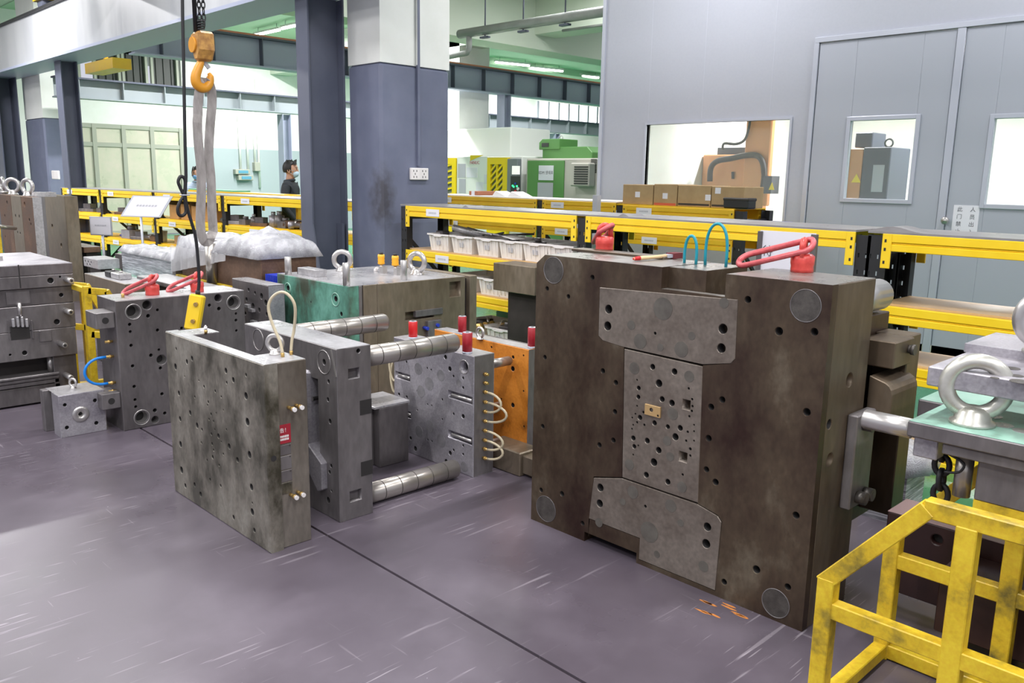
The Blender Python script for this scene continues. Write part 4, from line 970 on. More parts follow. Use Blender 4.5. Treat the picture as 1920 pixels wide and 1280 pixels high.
# ================================================================ RACKS
def slot_strip(w, z1, pitch=.1, z0=.0):
    """slotted upright face in local XZ, centred on x=0, two columns of slots"""
    H = []; z = .08
    while z < z1-.06:
        for sx in (-.022, .022): H.append((sx-.0045, z-.013+ (0 if sx < 0 else .0), sx+.0045, z+.013))
        z += pitch
    return H
UPZ = 1.3
def upright_mesh(z1):
    m = MB()
    m.perf([(-.045,0),(.045,0),(.045,z1),(-.045,z1)], slot_strip(.09, z1), .003, ((0,0,0),(1,0,0),(0,0,1),(0,-1,0)), .0005, back=False)
    m.box(-.045, -.042, .003, .07, 0, z1); m.box(.042, .045, .003, .07, 0, z1); m.box(-.0455, .0455, -.02, .08, 0, .006)
    return m
def side_strip(z1):
    m = MB()
    return m
def rack_bay(loc, rz, L, D, levels, lab, group, top='mat', board=None, beam=m_yel, left_up=True, right_up=True, sideframe='both', zt=None, btag=True, xbrace=False, wood=(1,)):
    """loc: front left foot; local x along the bay, y into depth"""
    t = thing('storage_rack', lab, 'rack', loc, rz, group); z1 = zt or levels[0]-.01
    um = upright_mesh(z1)
    xs = ([0.0] if left_up else []) + ([L] if right_up else [])
    for x in xs:
        for y, fl in ((0, 1), (D, -1)):
            m = MB(); m.v = [Vector((v.x+x, y+(v.y+.001)*fl, v.z)) for v in um.v]; m.f = um.f; m.sm = um.sm; m.mi = um.mi
            obj('upright', m, m_black, t, local=True)
        zz = z1-.12; sgn = 1
        for z in (z1-.1, .15): obj('frame_brace', MB().box(x-.012, x+.012, .05, D-.05, z-.02, z+.02), m_black, t, local=True)
        z = .2
        while z+.42 < z1:
            a, b = ((x, .06, z), (x, D-.06, z+.4)) if sgn > 0 else ((x, D-.06, z), (x, .06, z+.4))
            obj('diagonal_brace', MB().bar(a, b, .02, .035), m_black, t, local=True); z += .4; sgn = -sgn
    for k, zl in enumerate(levels):
        for y, s in ((-.012, 1), (D+.012, -1)):
            m = MB(); y2 = y+s*.045
            m.box(.09, L-.09, min(y, y2), max(y, y2), zl-.1, zl-.06).box(.09, L-.09, min(y, y2)+(.008 if s > 0 else 0), max(y, y2)-(0 if s > 0 else .008), zl-.06, zl-.048)
            m.box(.09, L-.09, min(y, y2), max(y, y2), zl-.048, zl)
            bm_o = obj('beam', m, beam, t, local=True, bev=.003)
            for x in (0.0, L):
                sg = 1 if x == 0 else -1
                m = MB(); yy = y-.004*s
                m.box(x+(.046 if sg > 0 else -.1), x+(.1 if sg > 0 else -.046), min(yy, yy+s*.012), max(yy, yy+s*.012), zl-.2, zl+.0)
                c_ = obj('end_connector', m, beam, bm_o, local=True, bev=.002)
                if s > 0:
                    for dz in (.04, .09, .165):
                        obj('hook_slot', MB().box(x+sg*.066-.006, x+sg*.066+.006, yy-.001, yy, zl-dz-.009, zl-dz+.009), m_hole, bm_o, local=True)
        mt = (m_mat if (k == 0 and top == 'mat') else (board or m_wood))
        if mt is not None: obj('shelf_board', MB().box(-.044 if k == 0 else .046, L-.046, -.008 if k == 0 else .035, D+.008 if k == 0 else D-.035, zl+.0, zl+.012), mt, t, 'grey top mat' if k == 0 and top == 'mat' else None, local=True)
        if btag and k < 3:
            x = L*(.16, .22, .2)[k]
            obj('shelf_label', MB().box(x, x+.19, -.0165, -.0125, zl-.085, zl-.02), m_paper, t, 'white shelf label', local=True)
            m = MB()
            for j in range(6): m.box(x+.04+j*.019, x+.052+j*.019, -.0175, -.0165, zl-.062, zl-.045)
            obj('label_print', m, m_inkl, t, local=True, kind='stuff')
    return t
LV = [1.317, .897, .555, .095]
RY = 5.0; RD = .53
rb = [PY(x, y, RY).x for x, y in ((757,380), (1092,402), (1636,440))]
rack_bay((rb[0], RY, 0), 0, rb[1]-rb[0]-.002, RD, LV, 'yellow storage rack bay against the grey column, full of white bins', 'yellow racks behind the moulds', right_up=False)
rack_bay((rb[1], RY, 0), 0, rb[2]-rb[1]-.05, RD, [LV[0]], 'yellow storage rack bay behind the big brown mould, without lower shelves', 'yellow racks behind the moulds', zt=1.3, btag=False)
rack_bay((rb[2]+.02, RY, 0), 0, 2.3, RD, LV, 'yellow storage rack bay at far right with bare wooden shelves', 'yellow racks behind the moulds', btag=False)
# wrinkles of the rubber mat
for i, (px, py) in enumerate(((938,388),(1228,404),(1665,435))):
    p = PZ(px, py, LV[0]+.012); L = (.1,.12,.35)[i]; h = (.018,.02,.03)[i]
    solo('mat_fold', MB().prism([(p.x+L*(j/8-.5), RY+.02+p.y*0, LV[0]+.012+h*math.sin(PI*j/8)**2) for j in range(9)], (0,.2,0)), m_mat, ('small left','small middle','long right')[i]+' raised fold of the grey mat on the rack tops', 'mat fold', 'folds of the grey rack mats')

# left row of racks, seen behind the wrapped mould
th = math.radians(6); B0 = Vector((-9.0, 5.25)); dd = Vector((-math.cos(th), -math.sin(th)))
def hit(px, py=370):
    r = ray(px, py); M2 = Matrix(((r.x, -dd.x), (r.y, -dd.y))); s_ = M2.inverted() @ B0; return s_[1]
sx_ = [hit(px) for px in (117.5, 189, 289, 418)] + [-1.05]
names = ['leftmost', 'second from the left', 'third from the left, with cardboard boxes,', 'rightmost']
for i in range(4):
    s0_, s1_ = sx_[i], sx_[i+1]; q = B0+dd*s0_
    rack_bay((q.x, q.y, 0), th, abs(s0_-s1_)-.002, .55, [1.3, .92, .56], 'yellow rack bay in the left row, '+names[i]+' of four', 'yellow racks in the left row', board=m_yel2, btag=True, top='mat', right_up=(i == 3))
def Lp(px, dy, z, py=400):
    """point in the left row at picture column px, set dy into the shelf"""
    s_ = hit(px); q = B0+dd*s_; n_ = Vector((-dd.y, dd.x))*-1
    n_ = Vector((math.sin(th)*-1, math.cos(th))); q = q+n_*dy; return Vector((q.x, q.y, z))

# back row
BYR = 7.0
bb = [PY(x, y, BYR).x for x, y in ((846,367), (1013,373), (1163,381), (1395,396))]
LB = [1.36, 1.07, .72]
rack_bay((bb[0]-.5, BYR, 0), 0, bb[1]-bb[0]+.498, .55, LB, 'amber back row rack bay in front of the white machine', 'amber racks of the back row', board=m_white, beam=m_yel2, top='w', right_up=False)
rack_bay((bb[1], BYR, 0), 0, bb[2]-bb[1]-.002, .55, LB, 'amber back row rack bay in front of the green machine', 'amber racks of the back row', board=m_white, beam=m_yel2, top='w', right_up=False)
rack_bay((bb[2], BYR, 0), 0, bb[3]-bb[2]-.05, .55, [1.34, 1.05, .7], 'amber back row rack bay topped with cardboard boxes', 'amber racks of the back row', board=m_yel2, beam=m_yel2, top='w')
solo('steel_post', MB().box(-5.62, -5.56, 6.6, 6.66, 0, 1.44), m_alu, 'thin grey post standing between near and back racks', 'post')

# ---------------------------------------------------------------- white bins
def make_bin(name='storage_bin', label='', mt=m_white, w=.31, d=.42, h=.17):
    t = thing(name, label, 'bin', (0,0,0))
    m = MB(); tk = .006; b = .02
    def ringv(z, e): return [(-w/2+e, e, z), (w/2-e, e, z), (w/2-e, d-e, z), (-w/2+e, d-e, z)]
    o0, o1, i1, i0 = ringv(0, b), ringv(h, 0), ringv(h, tk), ringv(.008, b+tk)
    vs = o0+o1+i1+i0; fs = [(3,2,1,0)]
    for a_, b_ in ((0, 4), (4, 8), (8, 12)): fs += [(a_+i, a_+(i+1) % 4, b_+(i+1) % 4, b_+i) for i in range(4)]
    fs.append((12, 13, 14, 15)); obj('tub', m.add(vs, fs), mt, t, local=True)
    rm = MB(); pts = []
    n = 12
    for i in range(n): 
        x = -w/2-.008+(w+.016)*i/(n-1); pts.append((x, -.008, h-.006+(-.012 if 3 < i < 8 else 0)))
    pts += [(w/2+.008, d+.008, h-.002), (-w/2-.008, d+.008, h-.002)]
    obj('rim', rm.sweep(pts, .016, .01, (0,0,1), True), mt, t, local=True)
    for i in range(5):
        x = -w/2+.04+(w-.08)*i/4; obj('rib', MB().bar((x, .014, .02), (x, -.003, h-.02), .006, .006), mt, t, local=True)
    obj('bin_label', MB().prism([(-.03, .002, h*.62), (.03, .002, h*.62), (.03, .009, h*.36), (-.03, .009, h*.36)], (0, -.002, -.0005)), m_inkl, t, 'small faded label', local=True)
    return t
b0 = make_bin(); first = [True]
def put_bin(x, y, z, label, group, sc=1.0, rz=0):
    if first[0]:
        first[0] = False; o = b0; o.location = (x, y, z); W[o.name] = Matrix.Translation(Vector((x, y, z)))
    else: o = copy_tree(b0, (x, y, z), rz)
    o.rotation_euler.z = rz; o.scale = (sc, 1, sc)
    o['label'] = label; o['group'] = group
    return o
gA = 'white bins on the middle shelf'
z = LV[1]+.013
xs = [PY(px, 460, RY+.03).x for px in (820, 863, 911, 955, 1001, 1048, 1092)]
for i, x in enumerate(xs[:6]): put_bin(x, RY+.04, z, ORD[i]+' white bin from the column on the middle shelf of the near rack', gA, .93)
z = LV[2]+.013
for i, px in enumerate((868, 916, 952, 998)): put_bin(PY(px, 555, RY+.03).x, RY+.03-(.05 if i == 3 else 0), z, ORD[i]+' white bin from the left on the third shelf beside the green mould', 'white bins on the third shelf', .88)
z = LV[3]+.013
for i, px in enumerate((880, 935, 985)): put_bin(PY(px, 640, RY+.03).x, RY+.03, z, ORD[i]+' white bin from the left on the lowest shelf behind the orange plate', 'white bins on the lowest shelf', 1.05)
for i, px in enumerate((862, 892)): put_bin(PY(px, 420, BYR+.04).x, BYR+.05, LB[1]+.013, ('left','right')[i]+' white bin on the back row shelf near the column', 'white bins in the back row', .9)
for i, px in enumerate((1032, 1062, 1092, 1122)): put_bin(PY(px, 420, BYR+.04).x, BYR+.05, LB[1]+.013, ORD[i]+' white bin from the left in front of the green machine', 'white bins in the back row', .8)
def frombin(x, y, z, pts, r, mt, name, lab, cat, group=None):
    return solo(name, MB().tube([(x+a, y+b, z+c) for a, b, c in pts], r, 8), mt, lab, cat, group)
zb_ = LV[1]+.013+.17
frombin(xs[1], RY+.1, zb_, [(-.18,0,.055),(.12,.1,.0)], .03, m_tops, 'cylinder_sleeve', 'thick bright tube lying across the white bins', 'tube')
for i, (x, a_, b_) in enumerate(((xs[1], (-.15,.25,.05), (.35,.1,.02)), (xs[2], (-.25,.3,-.01), (.2,.05,.05)), (xs[2], (-.2,.05,.04), (.28,.2,.0)), (xs[3], (-.35,.1,.01), (.05,.28,.04)))):
    frombin(x, RY, zb_, [a_, b_], .009, (m_tops, m_cable, m_tops, m_grayd)[i], 'steel_rod', ORD[i]+' thin rod from the left lying over the white bins', 'rod', 'thin rods lying over the bins')
solo('paper_slip', MB().prism([(xs[3]-.12, RY+.05, zb_+.02), (xs[3]+.05, RY+.02, zb_+.0), (xs[3]+.06, RY+.16, zb_+.0), (xs[3]-.1, RY+.2, zb_+.025)], (0,0,.002)), m_whitet, 'white paper slip on the fourth bin of the middle shelf', 'paper')
# contents: small steel parts in bins and on shelves
def steel_part(kind, loc, label, group, s=1.0, mt=m_gray, rz=0):
    t = thing('steel_part', label, 'metal part', loc, rz, group)
    if kind == 0:
        obj('body', MB().box(-.06*s, .06*s, -.05*s, .05*s, 0, .06*s), mt, t, local=True, bev=.003); obj('boss', MB().cyl((0,0,.06*s), (0,0,.09*s), .03*s), m_gray, t, local=True)
    elif kind == 1:
        obj('body', MB().cyl((-.08*s,0,.03*s), (.08*s,0,.03*s), .03*s, n=16), mt, t, local=True); obj('collar', MB().cyl((.03*s,0,.035*s), (.05*s,0,.035*s), .035*s, n=16), m_chrome, t, local=True)
    elif kind == 2:
        obj('body', MB().box(-.09*s, .09*s, -.06*s, .06*s, 0, .03*s), mt, t, local=True, bev=.003)
        obj('step', MB().box(-.05*s, .04*s, -.04*s, .04*s, .03*s, .08*s), m_grayd, t, local=True, bev=.003)
    elif kind == 3:
        obj('body', MB().cyl((0,0,0), (0,0,.09*s), .035*s, n=16), mt, t, local=True); obj('tip', MB().cyl((0,0,.09*s), (0,0,.12*s), .018*s, n=12), m_tops, t, local=True)
    elif kind == 4:
        obj('body', MB().lathe((-.1*s,0,.03*s), (1,0,0), [(0,0),(.03*s,0),(.03*s,.04*s),(.018*s,.045*s),(.018*s,.17*s),(.026*s,.175*s),(.026*s,.2*s),(0,.2*s)], 14), mt, t, local=True)
        obj('nut', MB().cyl((-.01*s,0,.03*s), (.02*s,0,.03*s), .03*s, n=6), m_brass, t, local=True)
    return t
for i, px in enumerate((828, 868, 905, 960, 1005)):
    steel_part((2,4,1,2,0)[i], (PY(px, 460, RY+.2).x, RY+.22, LV[1]+.1), ORD[i]+' steel part from the left heaped in the middle shelf bins', 'steel parts in the middle shelf bins', 1.1, m_grayd, i*.7)
for i, (px, dy) in enumerate(((885,.12),(905,.2),(925,.1),(945,.22),(965,.12),(985,.2))):
    steel_part((4,1,4,1,0,2)[i], (PY(px, 630, RY+.2).x, RY+dy, LV[3]+.14), ORD[i]+' greasy machine part from the left in the lowest bins', 'greasy parts in the lowest bins', 1.2, (m_dark, m_dark, m_brass, m_brass, m_grayd, m_grayd)[i], i*.9)
for i, px in enumerate((862, 875, 885)):
    steel_part(3, (PY(px, 500, BYR+.2).x, BYR+.15, LB[2]+.013), ORD[i]+' small bright fitting from the left on the lower back shelf', 'bright fittings on the lower back shelf', .9, m_tops)
# large steel block standing in the rack beside the big mould
a = PY(925, 492, 4.72)
t = thing('steel_block', 'plain dark grey steel block standing high left of the big brown mould', 'steel block', (a.x+.35, 4.8, .9))
z0_, z1_ = PY(925, 543, 4.72).z, a.z
# green board under the third shelf
solo('green_board', MB().box(rb[0]+.8, rb[1]-.06, RY+.5, RY+.52, .14, .44), m_greenb, 'green backing board under the third rack shelf', 'board')
obj('body', MB().box(a.x, a.x+.48, 4.72, 4.98, z0_, z1_), m_olive, t, bev=.004)
obj('step', MB().box(a.x+.48, a.x+.8, 4.78, 4.98, z0_-.02, z1_-.02), m_grayd, t, bev=.004)
obj('stand', MB().box(a.x+.1, a.x+.7, 4.8, 4.95, 0, z0_), m_dark, t)

# cardboard boxes on the back row
def carton(x0, x1, z0, h, y, label, group, mt=m_card, d=.35, tag_=(.5,.5), stripe=None):
    t = thing('cardboard_box', label, 'box', ((x0+x1)/2, y+d/2, z0), 0, group)
    obj('box', MB().box(x0, x1, y, y+d, z0, z0+h), mt, t, bev=.004)
    obj('tape_seam', MB().box(x0+.01, x1-.01, y+d/2-.02, y+d/2+.02, z0+h, z0+h+.001), m_cardo, t)
    cx, cz = x0+(x1-x0)*tag_[0], z0+h*tag_[1]
    obj('white_sticker', MB().box(cx-.03, cx+.03, y-.002, y, cz-.028, cz+.028), m_paper, t)
    if stripe: obj('printed_band', MB().box(x0+.01, x1-.01, y-.0015, y, z0+h*stripe[0], z0+h*stripe[1]), stripe[2], t)
    return t
zc = 1.352; xa = [PY(px, 380, BYR+.03).x for px in (1167, 1225, 1270, 1333, 1396)]
carton(xa[0], xa[1]-.01, zc, .2, BYR+.03, 'left cardboard box on top of the back rack', 'cartons on top of the back rack')
carton(xa[1], xa[2]-.01, zc, .21, BYR+.03, 'second cardboard box on the back rack, with white tape on its top edge', 'cartons on top of the back rack', stripe=(.0,.12,mat('red_print', (.5,.1,.05), .6)), tag_=(.5,.45))
carton(xa[2], xa[3]-.01, zc, .205, BYR+.03, 'third cardboard box on the back rack, dark band along its base', 'cartons on top of the back rack', stripe=(.06,.15,m_dark), tag_=(.93,.45))
carton(xa[3], xa[4]-.01, zc, .2, BYR+.03, 'rightmost cardboard box on the back rack, partly behind the black case', 'cartons on top of the back rack', stripe=(.06,.15,m_dark), tag_=(.2,.8))
a, b = PY(1353, 386, BYR-.02), PY(1400, 386, BYR-.02)
t = thing('plastic_case', 'black plastic case at the right end of the back rack top', 'case', ((a.x+b.x)/2, BYR+.05, zc)); obj('case', MB().box(a.x, b.x, BYR-.0, BYR+.15, zc, zc+.095), m_black, t, bev=.012); obj('lid', MB().box(a.x-.004, b.x+.004, BYR-.004, BYR+.154, zc+.07, zc+.1), m_dark, t, bev=.008)
zc = 1.063
xa = [PY(px, 440, BYR+.03).x for px in (1188, 1226, 1303, 1370)]
for i in range(3): carton(xa[i], xa[i+1]-.012, zc, .172, BYR+.03, ORD[i]+' cardboard box from the left under the back rack top', 'cartons on the second shelf of the back rack', tag_=(.45,.7))
carton(xa[3]+.1, xa[3]+.35, 1.063, .17, BYR+.2, 'blue printed carton at the right end of the back rack', None, mat('purple_blue_print', (.12,.1,.35), .6))
for i, (px, py) in enumerate(((935,368),(965,369))):
    p = PY(px, py, BYR+.2); solo('crumpled_paper', MB().prism([(p.x-.12,p.y,LB[0]+.013),(p.x+.12,p.y,LB[0]+.013),(p.x+.02,p.y,LB[0]+.05),(p.x-.06,p.y,LB[0]+.075)], (0,.2,0)), m_whitet, ('left','right')[i]+' crumpled white paper on the back rack in front of the white machine', 'paper', 'crumpled papers on the back rack')
p = PY(888, 361, BYR+.2); carton(p.x-.09, p.x+.07, LB[0]+.013, .05, BYR+.2, 'small reddish brown box on the back rack before the white machine', None, mat('reddish_card', (.4,.15,.08), .7))

# things on the left row shelves
def Lpart(px, level, kind, s, lab, mt=m_gray, dy=.15):
    p = Lp(px, dy, (1.3,.92,.56)[level]+.013); return steel_part(kind, (p.x, p.y, p.z), lab, 'steel parts on the left racks', s, mt, th+.2*kind)
spec = [(150,1,2,1.6),(172,1,0,1.2),(212,1,2,1.3),(228,1,0,1.1),(247,1,1,1.2),(262,1,2,1.2),(276,1,0,1.1),(225,2,0,2.2),(243,2,2,1.5),(258,2,1,1.4),(270,2,0,1.3),(425,1,2,1.5),(440,1,0,1.2),(455,1,3,1.2),(470,1,2,1.4),(492,1,3,1.6),(503,1,3,1.7),(515,1,0,1.4),(530,1,1,1.7),(545,1,4,1.6),(556,1,0,1.3),(405,1,1,1.2)]
knd = ['stepped block', 'bossed block', 'round bar', 'upright pin', 'turned shaft']
KI = {2:0, 0:1, 1:2, 3:3, 4:4}
for i, (px, lv, k, s) in enumerate(spec):
    where = ('', 'middle shelf', 'lower shelf')[lv]
    Lpart(px, lv, k, s, 'steel %s, %s from the left on the %s of the left racks' % (knd[KI[k]], ORD[[q for q in spec if q[1] == lv].index((px, lv, k, s))] if [q for q in spec if q[1] == lv].index((px, lv, k, s)) < 16 else 'last', where), (m_gray, m_grayd, m_rust, m_silver)[i % 4])
for i, (pa, pb, h) in enumerate(((303,322,.2),(324,343,.22),(344,365,.2),(367,384,.27))):
    a = Lp(pa, .1, .933); b = Lp(pb, .1, .933); L = (b-a).length
    t = thing('cardboard_box', ORD[i]+' open cardboard box from the left on the third bay of the left racks', 'box', ((a.x+b.x)/2, (a.y+b.y)/2, .933), th, 'open cartons on the left racks')
    m = MB(); w_ = L-.03
    m.box(-w_/2, w_/2, 0, .005, 0, h).box(-w_/2, w_/2, .245, .25, 0, h).box(-w_/2, -w_/2+.005, 0, .25, 0, h).box(w_/2-.005, w_/2, 0, .25, 0, h).box(-w_/2, w_/2, 0, .25, 0, .005)
    obj('box', m, m_cardo, t, local=True)
    obj('flap', MB().prism([(-w_/2,0,h),(-w_/2,.25,h),(-w_/2-.05,.25,h+.06),(-w_/2-.05,0,h+.06)], (.003,0,0)), m_card, t, local=True)
p = Lp(322, .12, .573); t = thing('cardboard_box', 'low flat cardboard box on the lower shelf of the left racks', 'box', p, th); obj('box', MB().box(-.22, .22, 0, .25, 0, .12), m_card, t, local=True, bev=.003); obj('lid_flap', MB().box(-.1, .2, .05, .2, .12, .135), m_dark, t, local=True)
p = Lp(279, .08, .573); t = thing('plastic_bucket', 'small white plastic bucket on the lower left shelf', 'bucket', p, th); obj('bucket', MB().lathe((0,.08,0), (0,0,1), [(0,0),(.07,0),(.085,.16),(.078,.16),(.065,.01)], 20), m_white, t, local=True); obj('bail', MB().ring((0,.08,.13), (0,1,.4), .085, .003, 20, 5), m_chrome, t, local=True)
p = Lp(216, .1, .573); solo('blue_bag', MB().lathe(p+Vector((0,.1,0)), (0,0,1), [(0,0),(.14,.01),(.17,.04),(.1,.09),(0,.1)], 12), mat('dark_blue_plastic', (.03,.05,.25), .4), 'dark blue plastic bag on the lower left shelf', 'bag')
# sign boards on stands
def sign(px0, px1, py0, py1, Y, z_foot, label, tilt=0, lean=0):
    a, b = PY(px0, py1, Y), PY(px1, py0, Y); cx = (a.x+b.x)/2; w_ = b.x-a.x; h_ = b.z-a.z
    t = thing('sign_stand', label, 'sign', (cx, Y, z_foot), .6)
    q = lambda u, v, n=0: Vector((u*w_*.62+v*lean, n+v*tilt, a.z-z_foot+v*h_))
    obj('frame', MB().prism([q(-.5,0), q(.5,0), q(.5,1), q(-.5,1)], (0,.015,0)), m_alu, t, local=True, bev=.003)
    obj('sheet', MB().prism([q(-.45,.05,-.003), q(.45,.05,-.003), q(.45,.95,-.003), q(-.45,.95,-.003)], (0,.002,0)), m_paper, t, local=True)
    m = MB()
    for j in range(7): m.prism([q(-.25+j*.075,.5,-.005), q(-.2+j*.075,.5,-.005), q(-.2+j*.075,.58,-.005), q(-.25+j*.075,.58,-.005)], (0,.001,0))
    obj('faint_print', m, m_inkl, t, local=True, kind='stuff')
    obj('pole', MB().cyl((0,.02,0), (0,.02,a.z-z_foot+.02), .016, n=10), m_alu, t, local=True)
    obj('clamp', MB().cyl((0,.02,.12), (0,.02,.2), .024, n=10), m_black, t, local=True)
    obj('foot', MB().cyl((0,.02,0), (0,.02,.012), .12, n=20), m_dark, t, local=True)
    return t
sign(237, 287, 369, 404, 4.2, 0, 'larger white sign board tilted on a grey stand before the left racks', tilt=.12, lean=.12)
sign(177, 201, 408, 439, 3.9, 0, 'smaller white sign board on a thin stand before the left racks')
# sign behind the right hoist ring
Y_ = 3.65; a, b = PY(1417, 505, Y_), PY(1534, 438, Y_); zf = a.z
t = thing('sign_board', 'white sign sheet held between grey clamps behind the right red hoist ring', 'sign', ((a.x+b.x)/2, Y_, 0))
obj('sheet', MB().box(a.x+.01, b.x-.01, Y_, Y_+.004, b.z-.26, b.z), m_paper, t)
for x in (a.x, b.x-.03): obj('side_clip', MB().box(x, x+.025, Y_-.008, Y_+.02, b.z-.28, b.z-.004), m_grayd, t, bev=.002)
obj('stand', MB().box((a.x+b.x)/2-.02, (a.x+b.x)/2+.02, Y_+.005, Y_+.03, .02, b.z-.1).box((a.x+b.x)/2-.18, (a.x+b.x)/2+.18, Y_-.1, Y_+.15, 0, .02), m_grayd, t)
text('lettering', '待', .055, ((a.x+.055, Y_-.001, b.z-.098), (1,0,0), (0,0,1)), m_ink, t)

# ================================================================ MIDDLE AND LEFT MOULDS
# --- mould 7: plate facing +X with two hoist rings
mc = cropf(60, 500, 3.764); MX = -5.3; my0, my1, mz = 1.80, 2.64, .822
t7 = thing('bored_mould_plate', 'grey steel mould plate with big bored holes and two red hoist rings, left of centre', 'mould', (-5.46, 2.2, 0))
h7 = [(715,318,44),(812,270,32),(1314,220,27),(1422,252,38),(775,1062,40),(870,1078,25),(915,655,34),(886,305,10),(820,347,13),(690,407,11),(694,458,10),(887,447,11),(1057,433,10),(700,555,11),(896,585,9),(840,625,12),(711,700,11),(907,715,11),(722,845,11),(918,897,11),(728,938,10),(733,988,10),(868,1013,13),(938,1033,11),(1253,272,11),(1320,296,13),(1440,330,9),(1440,377,10),(1443,450,9),(1445,600,8),(1100,640,10),(1100,900,10),(1250,900,12),(1200,1020,30)]
H = holesX(h7, mc, MX)
m = MB(); m.perf([(my0,0),(my1,0),(my1,mz),(my0,mz)], H, .06, ((MX,0,0),(0,1,0),(0,0,1),(1,0,0)), .004); m.box(MX-.31, MX-.06, my0, my1, 0, mz)
obj('plate', m, m_grayd, t7)
obj('top_face', MB().box(MX-.307, MX-.004, my0+.003, my1-.003, mz, mz+.001), m_tops, t7, 'bright ground top edge')
for u, v, r in holesX([(715,318,54),(1422,252,50),(775,1062,52)], mc, MX): obj('bush_ring', MB().ring((MX+.001, u, v), (1,0,0), r, .003, 32, 6), m_chrome, t7)
for u, v, r in H[:1]+H[3:7]: obj('bore_sleeve', MB().lathe((MX-.058, u, v), (1,0,0), [(r*.86,.004),(r*.985,.012),(r*.99,.055)], 24), m_chrome, t7)
for zz, hh_ in ((.655,.1),(.15,.1)):
    m = MB().box(MX-.2, MX-.02, my0-.11, my0, zz, zz+hh_); obj('side_lug', m, m_gray, t7, bev=.004)
    obj('lug_hole', MB().cyl((MX-.02, my0-.055, zz+.05), (MX-.019, my0-.055, zz+.05), .02), m_hole, t7)
nz = [PY(212, y, my0).z for y in (640, 667, 714, 729)]
for z in nz: obj('hose_nipple', MB().cyl((MX-.09, my0, z), (MX-.09, my0-.045, z), .008).cyl((MX-.09, my0-.012, z), (MX-.09, my0-.028, z), .012, n=6), m_brass, t7)
a = Vector((MX-.09, my0-.045, nz[1])); b = Vector((MX-.09, my0-.045, nz[2]))
k = PX(158, 692, MX-.09)
solo('air_hose', MB().tube([a]+[Vector((a.x, a.y-.03-(a.y-k.y-.03)*math.sin(PI*i/16), (a.z+b.z)/2+(a.z-b.z)/2*math.cos(PI*i/16))) for i in range(17)]+[b], .0085, 8), m_blue, 'bright blue hose loop at the side of the bored mould plate', 'hose')
p = PZ(286, 553, mz); hoist_ring((p.x, p.y, mz+.001), .75, 'pink red hoist ring at the left of the bored plate top', .42, 1.12, L=.2)
p = PZ(370, 547, mz); hoist_ring((p.x, p.y, mz+.001), .85, 'red hoist ring behind the hanging cable on the bored plate', .42, 1.12, L=.2)
p = PZ(225, 556, mz); solo('hose_fitting', MB().cyl((p.x+.05,p.y-.0,mz), (p.x+.05,p.y,mz+.025), .01, n=8), m_brass, 'tiny fitting at the left end of the bored plate top', 'fitting')

# --- small block mould on the floor
t = thing('small_mould_base', 'small steel mould base with a round centre bush and eyebolt on the floor', 'mould', (-5.55, 1.6, 0))
X = -5.4; y0, y1, zt = 1.468, 1.732, .262
sc8 = cropf(60, 500, 3.764)
H = holesX([(232,975,12),(445,943,13),(455,1102,13),(247,1135,13)], sc8, X); cu = holesX([(345,1040,60)], sc8, X)[0]
m = MB(); m.perf([(y0,0),(y1,0),(y1,zt),(y0,zt)], H+[(cu[0], cu[1], .03)], .025, ((X,0,0),(0,1,0),(0,0,1),(1,0,0)), .002); m.box(X-.13, X-.025, y0, y1, 0, zt); obj('front_plate', m, m_silver, t)
obj('centre_bush', MB().lathe((X-.02, cu[0], cu[1]), (1,0,0), [(.012,.0),(.014,.018),(.026,.024),(.048,.026),(.05,.02)], 24), m_chrome, t)
obj('core_plate', MB().box(X-.2, X-.133, y0+.02, y1-.02, 0, zt-.01), m_gray, t, bev=.003)
obj('back_plate', MB().box(X-.26, X-.2, y0-.03, y1-.0, 0, zt), m_gray, t, bev=.003)
obj('top_face', MB().box(X-.258, X-.003, y0-.0+.003, y1-.003, zt, zt+.001), m_tops, t)
eyebolt((X-.15, (y0+y1)/2, zt), .05, .5, 'tiny steel eyebolt on the small mould base on the floor')

# --- layered mould stack at far left
st = thing('layered_mould_stack', 'tall stack of grey mould plates with round pins at the left edge', 'mould', (-6.8, 1.3, 0))
SX = -6.3; tc = cropf(0, 440, 3.554)
ys = [195, 268, 352, 465, 630, 820, 925, 945, 970, 1000, 1155]
zs_ = [PX(*tc(300, y), SX).z for y in ys]
Y0_ = .75; Y1_ = PX(136, 500, SX).y; Y2_ = PX(145, 640, SX).y
hst = holesX([(370,218,17),(337,305,19),(412,402,13),(380,580,18),(165,787,15),(68,800,8),(400,280,7),(325,655,6),(272,655,6),(272,695,6),(325,690,6),(40,1043,12),(245,270,6)], tc, SX)
pk = [PX(*tc(62, 545), SX), PX(*tc(205, 690), SX)]
def layer(i0, i1, yend, mt, x=SX, nm='plate', holes=True):
    z1, z0 = zs_[i0]-.001, zs_[i1]+.001
    H = [h for h in hst if z0+.01 < h[1]-h[2] and h[1]+h[2] < z1-.01] if holes else []
    m = MB(); m.perf([(Y0_,z0),(yend,z0),(yend,z1),(Y0_,z1)], H, .03, ((x,0,0),(0,1,0),(0,0,1),(1,0,0)), .003); m.box(x-1.0, x-.03, Y0_, yend, z0, z1)
    return obj(nm, m, mt, st)
layer(0, 1, Y1_, m_gray); layer(1, 2, Y1_, m_gray); layer(2, 3, Y1_-.01, m_grayd, SX-.01)
layer(3, 4, Y2_, m_gray); layer(4, 5, Y2_-.005, m_gray)
obj('core_box', MB().box(SX-.9, SX-.12, Y0_, Y2_-.1, zs_[6], zs_[5]), m_dark, st)
obj('side_post', MB().box(SX-.3, SX-.02, Y2_-.16, Y2_-.01, zs_[10], zs_[5]), m_grayd, st, bev=.003)
